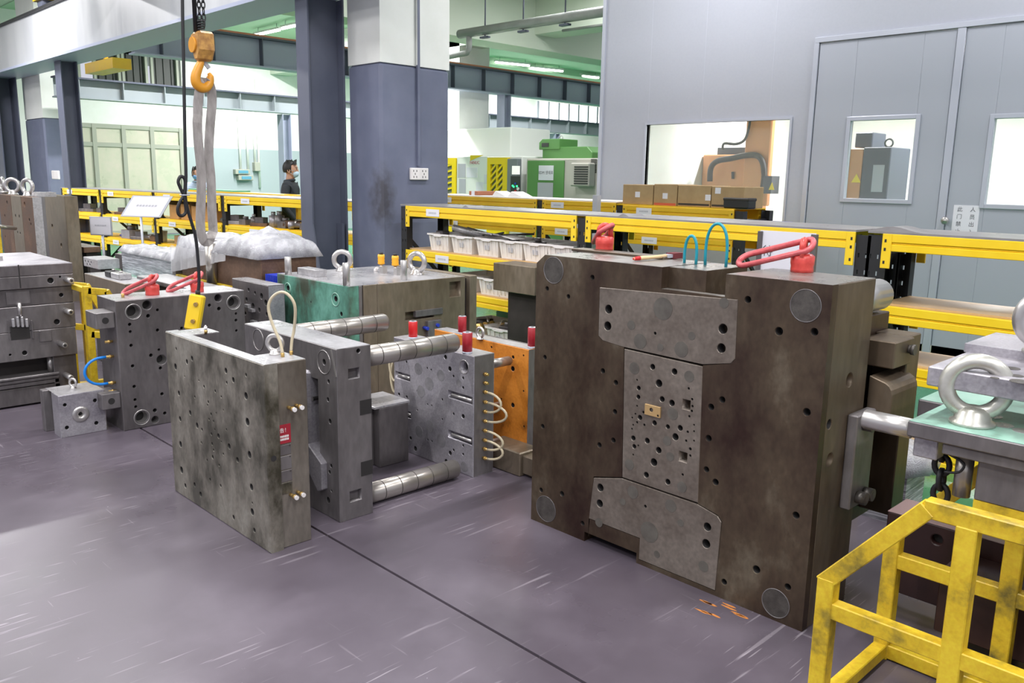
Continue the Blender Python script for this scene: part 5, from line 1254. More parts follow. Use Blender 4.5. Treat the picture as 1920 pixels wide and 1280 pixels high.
obj('support_pillar', MB().cyl((SX-.06, PX(100,690,SX).y, zs_[6]), (SX-.06, PX(100,690,SX).y, zs_[5]), .02), m_chrome, st)
for i in (6, 7, 8): obj('ejector_plate', MB().box(SX-.9, SX-.0-.01*(i-6), Y0_, PX(112, 700, SX).y, zs_[i+1]+.002, zs_[i]-.002), m_gray, st, bev=.003)
obj('clamp_plate', MB().box(SX-1.0, SX-.02, Y0_, PX(140, 740, SX).y-.08, .012, zs_[9]-.004), m_grayd, st, bev=.004)
obj('top_face', MB().box(SX-.99, SX-.005, Y0_, Y1_-.004, zs_[0]-.001, zs_[0]+.0005), m_silver, st, 'bright top face')
obj('edge_bar', MB().box(SX-.45, SX-.40, Y0_, 1.55, zs_[0], zs_[0]+.03), m_chrome, st)
for px, py in ((133,526),(132,585),(121,647),(133,708)):
    p = PX(px, py, SX+.1); obj('round_pin', MB().cyl((SX-.02, p.y, p.z), (SX+.11, p.y, p.z), .019, n=18).cyl((SX+.11, p.y, p.z), (SX+.115, p.y, p.z), .019, .015, n=18), m_chrome, st)
    obj('pin_socket', MB().cyl((SX+.115, p.y, p.z), (SX+.1158, p.y, p.z), .009, n=10), m_hole, st)
c = (pk[0]+pk[1])/2
a, b = PX(*tc(66, 612), SX), PX(*tc(203, 690), SX); obj('window_recess', MB().box(SX, SX+.0012, a.y, b.y, b.z, a.z), m_hole, st, 'black window opening')  # flat dark sheet paints the shade of the opening
for i in range(4):
    a, b = PX(*tc(74+i*30, 545+(14 if i in (0,3) else 0)), SX), PX(*tc(96+i*30, 612), SX); obj('fin', MB().box(SX-.01, SX+.02, a.y, b.y, b.z, a.z), m_tops, st, 'bright fin', bev=.002)
a, b = PX(*tc(48, 570), SX), PX(*tc(66, 700), SX); obj('guide_strip', MB().box(SX, SX+.008, a.y, b.y, b.z, a.z), m_gray, st, bev=.001)
a, b = PX(*tc(203, 570), SX), PX(*tc(225, 690), SX); obj('guide_strip', MB().box(SX, SX+.008, a.y, b.y, b.z, a.z), m_gray, st, bev=.001)
a, b = PX(*tc(112, 455), SX), PX(*tc(150, 545), SX); obj('round_post', MB().cyl((SX+.002, (a.y+b.y)/2, b.z), (SX+.002, (a.y+b.y)/2, a.z), .012), m_chrome, st)
a, b = PX(*tc(118, 200), SX), PX(*tc(142, 355), SX); obj('slot', MB().box(SX, SX+.001, a.y, b.y, b.z, a.z), m_hole, st, 'dark vertical slot')  # thin dark strip painted as shade in a slot
a, b = PX(*tc(40, 385), SX), PX(*tc(205, 455), SX); obj('recess_face', MB().box(SX-.012, SX-.006, a.y, b.y, b.z, a.z), m_gray, st)
a, b = PX(*tc(258, 640), SX), PX(*tc(345, 705), SX); obj('latch_plate', MB().box(SX, SX+.006, a.y, b.y, b.z, a.z), m_gray, st, bev=.001)

# --- yellow stand between the stack and the bored plate
t = thing('yellow_stand', 'narrow yellow steel stand between the layered stack and the bored plate', 'stand', (-6.1, 2.0, 0))
def bars(root, lst, w, mt, name='bar'):
    for a, b in lst: obj(name, MB().bar(a, b, w, w), mt, root, bev=.002)
X = -6.05; ya, yb, yc = 1.88, 2.0, 2.1
for X, nm in ((-6.05, ''), (-6.45, '')):
    bars(t, [((X,ya,.0),(X,ya,.83)), ((X,ya-.0,.80),(X,yb,.78)), ((X,yb,.79),(X,yc,.58)), ((X,yc,.6),(X,yc,.0)), ((X,yb-.02,.77),(X,yb-.02,.03)), ((X,ya,.5),(X,yc,.46)), ((X,ya,.06),(X,yc,.06))], .044, m_cage)
for y, z in ((ya, .8), (yc, .56), (ya, .06), (yc, .06)): bars(t, [((-6.05, y, z), (-6.45, y, z))], .036, m_cage)

# --- things behind the bored plate, standing on yellow trestles
def trestle(x0, x1, y0, y1, z, label):
    t = thing('yellow_trestle', label, 'stand', ((x0+x1)/2, (y0+y1)/2, 0), 0, 'yellow trestles')
    for x in (x0+.03, x1-.03):
        for y in (y0+.03, y1-.03): bars(t, [((x, y, 0), (x, y, z))], .05, m_cage, 'leg')
    for y in (y0+.03, y1-.03): bars(t, [((x0, y, z-.025), (x1, y, z-.025)), ((x0, y, .12), (x1, y, .12))], .05, m_cage, 'rail')
    for x in (x0+.03, x1-.03): bars(t, [((x, y0, z-.026), (x, y1, z-.026))], .048, m_cage, 'rail')
# wrapped mould
ex0, ex1, ey0, ey1, ez0 = -7.15, -5.66, 2.96, 3.42, .74
ztop_ = PY(505, 481, ey0).z
trestle(ex0, ex1, ey0-.02, ey1+.02, ez0, 'yellow trestle under the film wrapped mould')
t = thing('wrapped_mould', 'large brown mould draped in clear film rising to a peak, behind the hanging cable', 'mould', ((ex0+ex1)/2, 3.2, ez0))
obj('base_block', MB().box(ex0+.1, ex1, ey0, ey1, ez0, ztop_-.02), m_rust, t, bev=.005)
obj('upper_plate', MB().box(ex0+.3, ex1-.02, ey0+.02, ey1-.02, ztop_-.018, ztop_), m_olive, t, bev=.003)
pp = PY(396, 520, ey0-.04); obj('guide_pillar', MB().cyl((pp.x, ey0-.03, ez0+.0), (pp.x, ey0-.03, ztop_+.04), .045, n=20), m_pillar, t)
obj('core_block', MB().box(pp.x-.1, pp.x+.12, ey0+.02, ey0+.2, ztop_, ztop_+.06), m_gray, t, bev=.004)
# film: height field drape
nx_, ny_ = 40, 12; fx0, fx1 = PY(332, 460, ey0).x, ex1+.03
peak = PY(503, 428, (ey0+ey1)/2)
def film(name, parent, x0, x1, y0, y1, zf, zskirt, mt, nx_=40, ny_=12, label=None, rnd=5):
    rr = random.Random(rnd); g = []
    for j in range(ny_+1):
        for i in range(nx_+1):
            u, v = i/nx_, j/ny_; x = x0+(x1-x0)*u; y = y0+(y1-y0)*v
            z = zf(u, v)
            edge = (i == 0 or j == 0 or i == nx_ or j == ny_)
            if edge: z = zskirt(u, v)
            else: z += rr.uniform(-.009, .009)
            g.append((x+(rr.uniform(-.006,.006)), y+rr.uniform(-.006,.006), z))
    fs = [(j*(nx_+1)+i, j*(nx_+1)+i+1, (j+1)*(nx_+1)+i+1, (j+1)*(nx_+1)+i) for j in range(ny_) for i in range(nx_)]
    m = MB().add(g, fs, True); o = obj(name, m, mt, parent, label)
    sd = o.modifiers.new('thick', 'SOLIDIFY'); sd.thickness = .003
    return o
up_ = (peak.x-fx0)/(fx1-fx0)
def zf(u, v):
    bump = max(0, 1-abs(u-up_)/(.5 if u > up_ else .6))**(1.25 if u > up_ else 1.6)
    bump2 = .5*max(0, 1-abs(u-.12)/.25)
    return ztop_+.012+(peak.z-ztop_)*max(bump, bump2)*(1-.9*abs(v-.5))+.008*math.sin(u*37+v*9)*math.sin(v*14)
film('film_drape', t, fx0, fx1, ey0-.05, ey1+.05, zf, lambda u, v: ztop_-.03 if u > .3 else ez0+.1+.3*u, m_filmw, label='clear creased plastic film')
# second skirt
m = MB(); n_ = 30
for i in range(n_+1):
    u = i/n_; x = fx0+(pp.x+.3-fx0)*u; yy = ey0-.055+R.uniform(-.012,.012); m.v += [Vector((x, yy, ztop_-.02+R.uniform(-.01,.01))), Vector((x, yy-.01+R.uniform(-.01,.01), ez0+.02+.18*u))]
m.f = [(2*i, 2*i+2, 2*i+3, 2*i+1) for i in range(n_)]; m.sm = [True]*n_; obj('film_skirt', m, m_film, t)
# wrapped stack on a board
q0, q1 = PY(226, 506, 2.95), PY(334, 506, 2.95); qt = PY(280, 466, 2.95).z
trestle(q0.x-.1, q1.x-.02, 2.93, 3.3, q0.z-.06, 'yellow trestle under the film wrapped plate stack')
t = thing('pale_green_board', 'pale green base board under the wrapped plate stack', 'board', ((q0.x+q1.x)/2, 3.1, q0.z-.06)); obj('board', MB().box(q0.x, q1.x+.03, 2.85, 3.3, q0.z-.059, q0.z-.02), m_greentop, t, bev=.003)
t = thing('wrapped_stack', 'stack of plates wrapped in shiny layered stretch film', 'wrapped stack', ((q0.x+q1.x)/2, 3.1, q0.z-.02))
obj('plates', MB().box(q0.x+.03, q1.x-.08, 2.96, 3.28, q0.z-.02, qt-.05), m_filmz, t, 'layered shiny film sides')
obj('end_block', MB().box(q1.x-.1, q1.x-.03, 2.94, 3.2, q0.z-.019, qt-.06), m_grayd, t)
film('film_top', t, q0.x+.0, q1.x-.06, 2.93, 3.31, lambda u, v: qt-.01-.02*abs(math.sin(u*7)), lambda u, v: qt-.075, m_filmw, 24, 8, 'white crumpled film top')
# grey blocks nearer
def plain(name, pxs, pys, Y, d, mt, label, cat='steel block', z0=None, hl=(), stand=True):
    a, b = PY(pxs[0], pys[0], Y), PY(pxs[1], pys[1], Y); z0 = b.z if z0 is None else z0
    t = thing(name, label, cat, ((a.x+b.x)/2, Y+d/2, 0 if stand else z0))
    blk('body', a.x, b.x, Y, Y+d, z0, a.z, mt, t, hl, depth=.02)
    obj('top_face', MB().box(a.x+.003, b.x-.003, Y+.003, Y+d-.003, a.z, a.z+.001), m_tops, t)
    if stand: obj('stand', MB().box(a.x+.05, b.x-.05, Y+.04, Y+d-.03, 0, z0), m_dark, t)
    return t, a, b
plain('steel_block', (256,356), (517,550), 2.55, .25, m_gray, 'long grey steel block behind the pink red hoist ring')
t, a, b = plain('steel_block', (158,237), (512,562), 2.35, .22, m_olive, 'olive grey steel block left of the yellow trestle')
for k, (pa, pb, mt_) in enumerate(((196,206,m_black),(207,222,m_tops))):
    q = PY(pa, 512, 2.4); q2 = PY(pb, 505, 2.4); tt = thing('small_fixture', ('black','bright')[k]+' small fixture on the olive grey steel block', 'fixture', (q.x, 2.4, a.z+.001)); obj('body', MB().box(q.x, q2.x, 2.4, 2.5, a.z+.001, a.z+.05), mt_, tt, bev=.006); obj('knob', MB().cyl(((q.x+q2.x)/2, 2.45, a.z+.05), ((q.x+q2.x)/2, 2.45, a.z+.065), .012), m_chrome, tt)
hb_ = [(PY(158+i*5.2+(k % 2)*2, 484+k*5, 2.75).x, PY(160, 484+k*5, 2.75).z, .012) for i in range(3) for k in range(3)]
plain('perforated_block', (156,184), (481,505), 2.75, .2, m_tops, 'bright little block with a cluster of holes at the left', z0=None, hl=hb_)
plain('steel_block', (215,228), (475,505), 3.42, .2, m_grayd, 'small dark block left of the wrapped stack')
plain('wooden_pallet_block', (125,158), (457,474), 3.48, .2, m_rust, 'short brown beam end right of the standing brown mould', 'beam')
# holed plate behind the cavity plate
hc = cropf(380, 340, 5.818)
Hh = [(PY(440+x, 527+y, 2.74).x, PY(440+x, 527+y, 2.74).z, r) for x, y, r in ((26,16,.012),(38,22,.012),(50,28,.02),(58,40,.02),(22,34,.014),(34,46,.02),(46,54,.016),(20,60,.012),(60,62,.014),(30,80,.016),(44,92,.014),(24,106,.012),(56,100,.012))]
a, b = PY(441, 525, 2.74), PY(503, 545, 2.74)
t = thing('holed_mould_plate', 'grey mould plate full of holes between the bored plate and green mould', 'mould', ((a.x+b.x)/2, 2.8, 0))
blk('plate', a.x-.05, b.x, 2.74, 2.86, 0, .86, m_grayd, t, Hh, depth=.03); obj('end_face', MB().box(b.x, b.x+.001, 2.743, 2.857, .003, .857), m_silver, t)
obj('top_face', MB().box(a.x-.047, b.x-.003, 2.743, 2.857, .86, .861), m_tops, t)
for i, (px, py, w_) in enumerate(((462,574,20),(470,582,24),(474,604,18),(478,612,18),(466,655,18),(474,668,16))):
    q = PY(px, py, 2.72); obj('bright_insert', MB().box(q.x-.03, q.x+.03, 2.715, 2.74, q.z-.008, q.z+.012), m_tops, t, 'small bright insert')
a, b = PY(480, 522, 3.0), PY(519, 532, 3.0)
t = thing('blue_tray', 'ribbed bright blue plastic tray edge left of the green mould', 'tray', (a.x, 3.0, 0)); 
obj('rim', MB().box(-5.63, -5.44, 2.98, 3.12, .80, .88), m_bluebin, t, bev=.004)
for i in range(8): obj('rib', MB().box(-5.63+i*.024, -5.622+i*.024, 2.974, 2.98, .80, .88), m_bluebin, t)
obj('stand', MB().box(-5.6, -5.46, 3.0, 3.1, 0, .80), m_dark, t)

# --- brown plates standing at far left
YL = 2.75
a, b, c_, d_, e_ = [PY(px, 364, YL) for px in (1, 19, 38, 60, 76)]
t = thing('brown_standing_mould', 'brown standing mould plates with two eyebolts at the left edge', 'mould', (c_.x, YL+.2, 0))
zt = a.z
dep_ = PX(77, 366, d_.x).y-YL
def colm(x0, x1, mt, hl, nm='plate', Y=YL, dd_=dep_, z=None):
    H = [(PY(px, py, Y).x, PY(px, py, Y).z, r) for px, py, r in hl]; return blk(nm, x0+.004, x1-.004, Y, Y+dd_, 0, z or zt, mt, t, H, depth=.03)
colm(a.x-.1, b.x, m_rust, [(13,379,.02),(9,404,.016),(10,443,.012)])
colm(b.x, c_.x, m_olive, [(29,404,.018),(36,405,.018),(33,435,.016),(38,437,.016)])
colm(c_.x, d_.x, m_rust, [(46,383,.03),(55,412,.02),(58,420,.016),(47,457,.025)])
obj('end_strip', MB().box(d_.x-.003, d_.x+.001, YL, YL+dep_, 0, zt), m_tops, t, 'bright end face')
f0, f1 = PY(83, 366, YL+.55), PY(120, 366, YL+.55); fi_ = PY(76, 368, YL+.57)
t2 = thing('grey_standing_plate', 'grey standing plate with two holes right of the brown plates', 'mould', (f0.x, YL+.5, 0))
H = [(PY(px, py, YL+.55).x, PY(px, py, YL+.55).z, .03) for px, py in ((98,424),(115,460))]
blk('plate', f0.x, f1.x, YL+.55, YL+.7, 0, PY(90, 365, YL+.55).z, m_olive, t2, H, depth=.03)
obj('inner_plate', MB().box(fi_.x, f0.x-.02, YL+.58, YL+.66, 0, PY(90, 370, YL+.55).z), m_grayd, t2)
for k, (px, py) in enumerate(((21,364),(49,366))):
    p = PY(px, py, YL+.06); eyebolt((p.x, YL+.08, zt), .15, .5 if k else .9, ('left','right')[k]+' bright eyebolt on the brown standing mould at far left', 'eyebolts on the brown standing mould')
p = PY(42, 358, YL+.25); t = thing('eyebolt', 'third eyebolt, half hidden behind the right one on the brown mould', 'eyebolt', (p.x-.12, YL+dep_*.75, zt)); obj('ring', MB().ring((0,0,.12), (0,1,0), .07, .02), m_chrome, t, local=True); obj('collar', MB().cyl((0,0,0), (0,0,.04), .05), m_chrome, t, local=True)
p = PY(63, 361, YL+.1); solo('bright_bar', MB().box(p.x-.1, p.x+.12, YL+.1, YL+.3, zt, zt+.05), m_tops, 'bright little bar beside the eyebolts at far left', 'steel block')
p, q = PY(-10, 424, 2.2), PY(28, 428, 2.55); t = thing('grey_rod', 'grey rod crossing in front of the brown plates at the left edge', 'rod', (p.x, p.y, 0)); obj('rod', MB().cyl(p, q, .022), m_pillar, t); obj('rod_stand', MB().box(p.x-.04, p.x+.04, p.y-.04, p.y+.04, 0, p.z-.02), m_cage, t)

# ================================================================ RIGHT FOREGROUND: yellow cradle with mould
yf, yb_ = 2.3, 2.785; xl = -.99; xk = -.735; zc_, zh = .455, .75; W_ = .05
t = thing('yellow_cradle', 'yellow welded steel cradle with sloping corner at lower right', 'cradle', (-.3, 2.55, 0))
for y in (yf, yb_):
    xr_ = .5
    L_ = [((xl,y,0),(xl,y,zc_)), ((xl-.012,y,zc_-.02),(xk,y,zh)), ((xk-.01,y,zh),(xr_,y,zh)), ((xl,y,.36),(xr_,y,.36)), ((xl,y,.03),(xr_,y,.03))]
    for a, b in L_: obj('post' if a[0] == b[0] else 'rail', MB().bar(a, b, W_ if a[0] == b[0] else (W_*.93 if a[2] != b[2] else W_*.86), W_), m_cage, t, bev=.003)
    for x in (-.635, -.1, .4): obj('post', MB().bar((x, y, 0), (x, y, zh-.02), W_*1.06, W_*.96), m_cage, t, bev=.003)
for x, z in ((xl, .03), (.4, .03), (.4, .36)): obj('cross_rail', MB().bar((x, yf, z+.002), (x, yb_, z+.002), W_*.88, W_*.9), m_cage, t, bev=.003)
# dark mould standing behind / inside the cradle
t = thing('dark_red_mould', 'dark red brown mould block standing behind the yellow cradle', 'mould', (-.5, 3.0, 0))
dz = PY(1660, 953, 3.1).z
blk('block', -1.13, .5, 3.08, 3.26, .1, dz, m_darkred, t, [(-.95+.3*i, .35, .02) for i in range(3)], depth=.03)
obj('top_edge', MB().box(-1.13, .5, 3.08, 3.26, dz, dz+.002), mat('dull_pink_steel', (.3,.2,.2), .4), t)
obj('block', MB().box(-.86, .5, 2.86, 3.06, .12, dz-.06), m_darkred, t, bev=.004)
for x in (-.75, .2): obj('foot_block', MB().box(x-.08, x+.08, 2.9, 3.2, 0, .13), m_dark, t)
gp_ = obj('guide_pillar', MB().cyl((-.5, 2.7, .02), (-.5, 2.7, .42), .03, n=20), m_pillar, t)
for k in range(4): obj('oil_groove', MB().cyl((-.5, 2.7, .08+k*.085), (-.5, 2.7, .084+k*.085), .0305, n=20), m_plug, gp_)
obj('pillar_stand', MB().box(-.56, -.3, 2.66, 2.88, 0, .03), m_dark, t)

# mould on the cradle
A = PZ(1702, 788.4, .9); tk = A.z-PY(1701, 817, A.y).z
t = thing('green_topped_mould', 'mould with pale green top plate and large eyebolt resting over the yellow cradle', 'mould', (-.3, 3.0, zh))
X1_ = .75; Yb_ = A.y+.36
obj('top_plate', MB().box(A.x, X1_, A.y, Yb_, A.z-tk, A.z), m_gray, t, bev=.004)
obj('top_face', MB().box(A.x+.003, X1_-.003, A.y+.003, Yb_-.003, A.z, A.z+.001), m_greentop, t, 'pale green primed top face')
for i, (px, py) in enumerate(((1880,797),(1920,808),(1860,780))): 
    p = PZ(px, py, A.z+.001); obj('bare_spot', MB().cyl((p.x, p.y, A.z+.001), (p.x, p.y, A.z+.002), .03), m_tops, t, 'bare bright round spot')
obj('second_plate', MB().box(A.x+.1, X1_, A.y+.015, Yb_-.02, A.z-tk-.035, A.z-tk-.002), m_gray, t, bev=.003)
pz_ = A.z-tk-.035
GP = 2.665
q0, q1 = PY(1787, 900, GP), PY(1824, 900, GP); zl_ = PY(1800, 928, GP).z
obj('guide_pillar', MB().cyl(((q0.x+q1.x)/2, GP, zl_), ((q0.x+q1.x)/2, GP, pz_), (q1.x-q0.x)/2*.93, n=24), m_pillar, t)
q0 = PY(1832, 880, 2.62); q1 = PY(1832, 938, 2.62); zsup = q1.z
obj('core_block', MB().box(q0.x, X1_-.05, 2.62, 2.755, q1.z, pz_), m_gray, t, bev=.004)
obj('core_lower', MB().box(q0.x+.0, X1_-.05, 2.622, 2.75, q1.z-.03, q1.z), m_cage, t)
obj('bearing_foot', MB().box(-.6, .6, 2.765, 2.86, zh+.024, pz_), m_dark, t)
r_ = .031; obj('guide_pin', MB().cyl((A.x-.15, A.y+.05, A.z-.036), (A.x, A.y+.05, A.z-.036), r_, n=24), m_chrome, t, 'bright horizontal guide pin', bev=.003)
SY_ = A.y+.06
q0, q1 = PY(1684, 828, SY_), PY(1738, 850, SY_)
obj('sensor_box', MB().box(A.x+.01, A.x+.08, SY_-.02, SY_+.04, q1.z-.01, A.z-tk-.001), m_silver, t, bev=.003); obj('sensor_box', MB().box(A.x-.05, A.x-.001, SY_+.1, SY_+.17, q1.z+.01, q0.z+.03), m_gray, t, bev=.003)
obj('sensor_cable', MB().tube(smooth_path([Vector((A.x+.1,SY_,q0.z)), Vector((A.x+.15,SY_,q0.z-.02)), Vector((A.x+.14,SY_,q0.z-.05)), Vector((A.x+.1,SY_,q0.z-.06))]), .004, 6), m_black, t)
# upper slabs
B = PZ(1740, 686, 1.06); tB = B.z-PY(1737, 722, B.y).z
m = MB(); m.box(B.x, X1_, B.y, B.y+.42, B.z-tB, B.z); obj('upper_slab', m, m_silver, t, 'lilac grey upper slab', bev=.004)
D_ = PZ(1807, 659, B.z); 
obj('upper_step', MB().prism([(D_.x,D_.y,B.z),(D_.x+.34,D_.y,B.z),(D_.x+.38,D_.y+.03,B.z),(D_.x+.34,D_.y+.06,B.z),(X1_,D_.y+.06,B.z),(X1_,D_.y+.32,B.z),(D_.x,D_.y+.32,B.z)], (0,0,.028)), m_silver, t)
for px, py, r in ((1898,690,.022),(1907,704,.018),(1915,715,.03),(1865,708,.012)):
    p = PZ(px, py, B.z+.001); obj('slab_hole', MB().cyl((p.x,p.y,B.z), (p.x,p.y,B.z+.0015), r), m_plug, t)
obj('spacer_column', MB().box(-.5, .6, B.y+.1, B.y+.3, .851, B.z-tB), m_dark, t)
q = PZ(1722, 748, .85)
obj('rear_plate', MB().box(q.x, X1_, q.y, q.y+.4, .76, .85), m_gray, t, bev=.004); obj('rear_top_face', MB().box(q.x+.003, X1_, q.y+.003, q.y+.397, .85, .851), m_greentop, t, 'pale green rear plate top')
obj('rear_support', MB().box(-.4, .5, q.y+.2, q.y+.38, 0, .76), m_dark, t)
obj('brass_lug', MB().lathe((-.4, B.y+.09, B.z-tB-.05), (0,1,0), [(0,0),(.05,0),(.05,.02),(0,.02)], 8), m_brass, t)
p = PZ(1822, 795, A.z); eyebolt((p.x, p.y, A.z+.001), .157, .35, 'very large cast eyebolt standing on the pale green mould top', mt=mat('cast_steel', (.45,.44,.38), .3, .6, c2=(.6,.59,.55), scale=12))
p = PZ(1925, 668, B.z+.03); eyebolt((p.x+.02, p.y+.1, B.z+.028), .15, .35, 'second large eyebolt cut off by the right picture edge')
# chain hanging beside the pillar
def chain(name, a, b, n, Rr, rr, mt, label, group=None):
    a = Vector(a); b = Vector(b); t = thing(name, label, 'chain', b, 0, group); d = (b-a)/n; ax = d.normalized()
    s1 = ax.cross(Vector((0,1,0))).normalized(); s2 = ax.cross(s1)
    for i in range(n):
        c = a+d*(i+.5); sd = s1 if i % 2 else s2; pts = []
        for k in range(16):
            an = 2*PI*k/16; pts.append(c+ax*((d.length*.66)*math.cos(an))+sd*(Rr*math.sin(an)))
        obj('link', MB().tube(pts, rr, 6, True), mt, t)
    return t
a, b = PY(1766, 850, 2.7), PY(1764, 928, 2.7)
chain('hanging_chain', (a.x, 2.7, pz_-.0), (b.x, 2.7, b.z-.02), 4, .022, .009, m_cable, 'black heavy chain hanging under the green topped mould')

# film wrapped roll on the green floor
q0, q1 = PY(1640, 940, 3.95), PY(1706, 940, 3.95)
t = thing('wrapped_roll', 'bundle wrapped in white film standing on the green floor behind the big mould', 'wrapped bundle', ((q0.x+q1.x)/2, 4.05, 0))
ztb = PY(1670, 842, 3.95).z; zmb = PY(1670, 880, 3.95).z
obj('bundle', MB().box(q0.x-.08, q1.x-.03, 3.97, 4.2, 0, zmb), m_filmz, t, 'shiny film wound in layers')
cx = (q0.x+q1.x)/2-.03
m = MB().lathe((cx, 4.08, zmb-.02), (0,0,1), [(.0,-.01),(.16,0),(.17,.05),(.14,.11),(.09,ztb-zmb),(0,ztb-zmb+.02)], 24)
rr = random.Random(3); m.v = [v+Vector((rr.uniform(-.012,.012), rr.uniform(-.012,.012), rr.uniform(-.012,.012))) for v in m.v]
obj('film_bunch', m, m_filmw, t, 'crumpled white film bunch')

# ================================================================ HOIST, HOOK, SLING, CABLE AND PENDANT
HX = -4.75
def hp(px, py): return PX(px, py, HX)
t = thing('chain_hoist', 'dark hoist trolley under the ceiling, out of the picture', 'hoist', (HX, 2.18, 4.3))
obj('body', MB().box(HX-.25, HX+.25, 2.05, 2.31, 4.3, 4.6), m_hoistor, t, bev=.02); obj('trolley', MB().box(HX-.1, HX+.1, 2.1, 2.26, 4.6, 4.75), m_raild, t); obj('trolley_beam', MB().box(HX-2, HX+3, 2.15, 2.21, 4.75, CEIL-.001), m_rail, t)
for k, px in enumerate((375, 383)):
    a = hp(px, 50); chain('hoist_chain', (a.x, a.y, 4.3), (a.x, a.y, a.z), 58, .0095, .0034, m_cable, ('left','right')[k]+' fall of the black hoist chain above the orange hook block', 'hoist chain falls')
a, b = hp(366, -300), hp(367, 60); solo('chain_strap', MB().cyl((b.x,b.y,b.z), (b.x,b.y,4.3), .012), m_cable, 'straight black strap left of the hoist chain', 'strap')
p = hp(375, 60); p1 = hp(377, 108)
t = thing('hook_block', 'worn orange hook block with open lifting hook', 'hook', (p1.x, p1.y, p1.z-.2))
cx, cy = p.x+.003, p.y; zt_, zb2 = p.z, p1.z
obj('housing', MB().prism([(cx-.06,cy-.035,zt_-.01),(cx-.03,cy-.035,zt_),(cx+.06,cy-.035,zt_),(cx+.065,cy-.035,zt_-.1),(cx+.045,cy-.035,zb2+.01),(cx+.03,cy-.035,zb2-.02),(cx-.02,cy-.035,zb2-.02),(cx-.045,cy-.035,zb2+.03)], (0,.09,0)), m_hoistor, t, bev=.012)
obj('sheave_cover', MB().cyl((cx-.02,cy-.045,zt_-.07), (cx-.02,cy-.03,zt_-.07), .042, n=20), m_hook, t); obj('chain_spring', MB().tube([(cx+.01+.018*math.cos(i*.9), cy+.018*math.sin(i*.9), zt_+.004*i*.5) for i in range(30)], .005, 5), m_cable, t)
hk = [(377,108),(376,118),(371,130),(367,143),(368,156),(376,164),(386,164),(393,155),(394,143),(391,137)]
pts = smooth_path([hp(x, y) for x, y in hk], 4); n_ = len(pts)
obj('hook', MB().tube(pts, [.016+.012*math.sin(PI*min(1, i/n_*1.05)) if i < n_-4 else .014-.002*(i-n_+4) for i in range(n_)], 10), m_hook, t, 'amber forged hook')
a, b = hp(381, 114), hp(392, 128); obj('safety_latch', MB().bar(a, b, .012, .02), m_tops, t)
# sling
sl = [(376,158),(371,200),(373,262),(378,312),(379,360),(377,415),(380,442),(387,454),(396,444),(394,395),(392,335),(388,290),(390,240),(394,192),(392,164),(384,152)]
pts = [hp(x, y) for x, y in sl]
pts = smooth_path(pts+[pts[0]], 4)[:-1]
dep = FW.copy(); dep.z = 0; dep.normalize()
n_ = len(pts)
for i in range(n_): pts[i] = pts[i]+dep*(.03 if i > n_*.5 else -.012)*(1 if .08 < i/n_ < .92 else 0)
solo('lifting_sling', MB().sweep(pts, .052, .006, RT0*.8+dep*.6, True), m_web, 'grey webbing lifting sling looped through the hook', 'sling')
# control cable and pendant
cb = [(348,-260),(348.6,0),(351,130),(353,250),(355,330),(353.5,365),(359,395),(365,415),(373,445),(378,495),(379,530),(376,551)]
solo('control_cable', MB().tube(smooth_path([hp(x, y)+dep*-.05 for x, y in cb], 5), .0095, 8), m_cable, 'thick black control cable hanging from the hoist', 'cable')
lp = [(354,365),(347,350),(344,340),(348,331),(355,334),(357,345),(354,365),(347,378),(343,390),(345,401),(352,403),(358,396),(357,382),(354,366)]
solo('cable_coil', MB().tube(smooth_path([hp(x, y)+dep*-.075 for x, y in lp], 5), .0095, 8), m_cable, 'black cable loops tied into a figure of eight', 'cable')
p = hp(354, 365); solo('cable_tie', MB().ring(p-dep*.06, (0,0,1), .024, .004, 16, 6), m_alu, 'pale tie around the looped control cable', 'cable tie')
a, b = hp(377, 550)-dep*.05, hp(366, 616)-dep*.05
t = thing('pendant_control', 'yellow crane pendant control hanging by its cable', 'pendant', b); ax = (b-a)
obj('casing', MB().bar(a, b, .085, .05, RT0.cross(ax).normalized()), m_yel, t, bev=.01)
for f_ in (.25, .72):
    c = a+ax*f_+dep*-.025+RT0*.008; obj('push_button', MB().cyl(c, c-dep*.014, .012), m_brass, t)
obj('cable_gland', MB().cyl(a+Vector((0,0,.025)), a, .014), m_black, t)

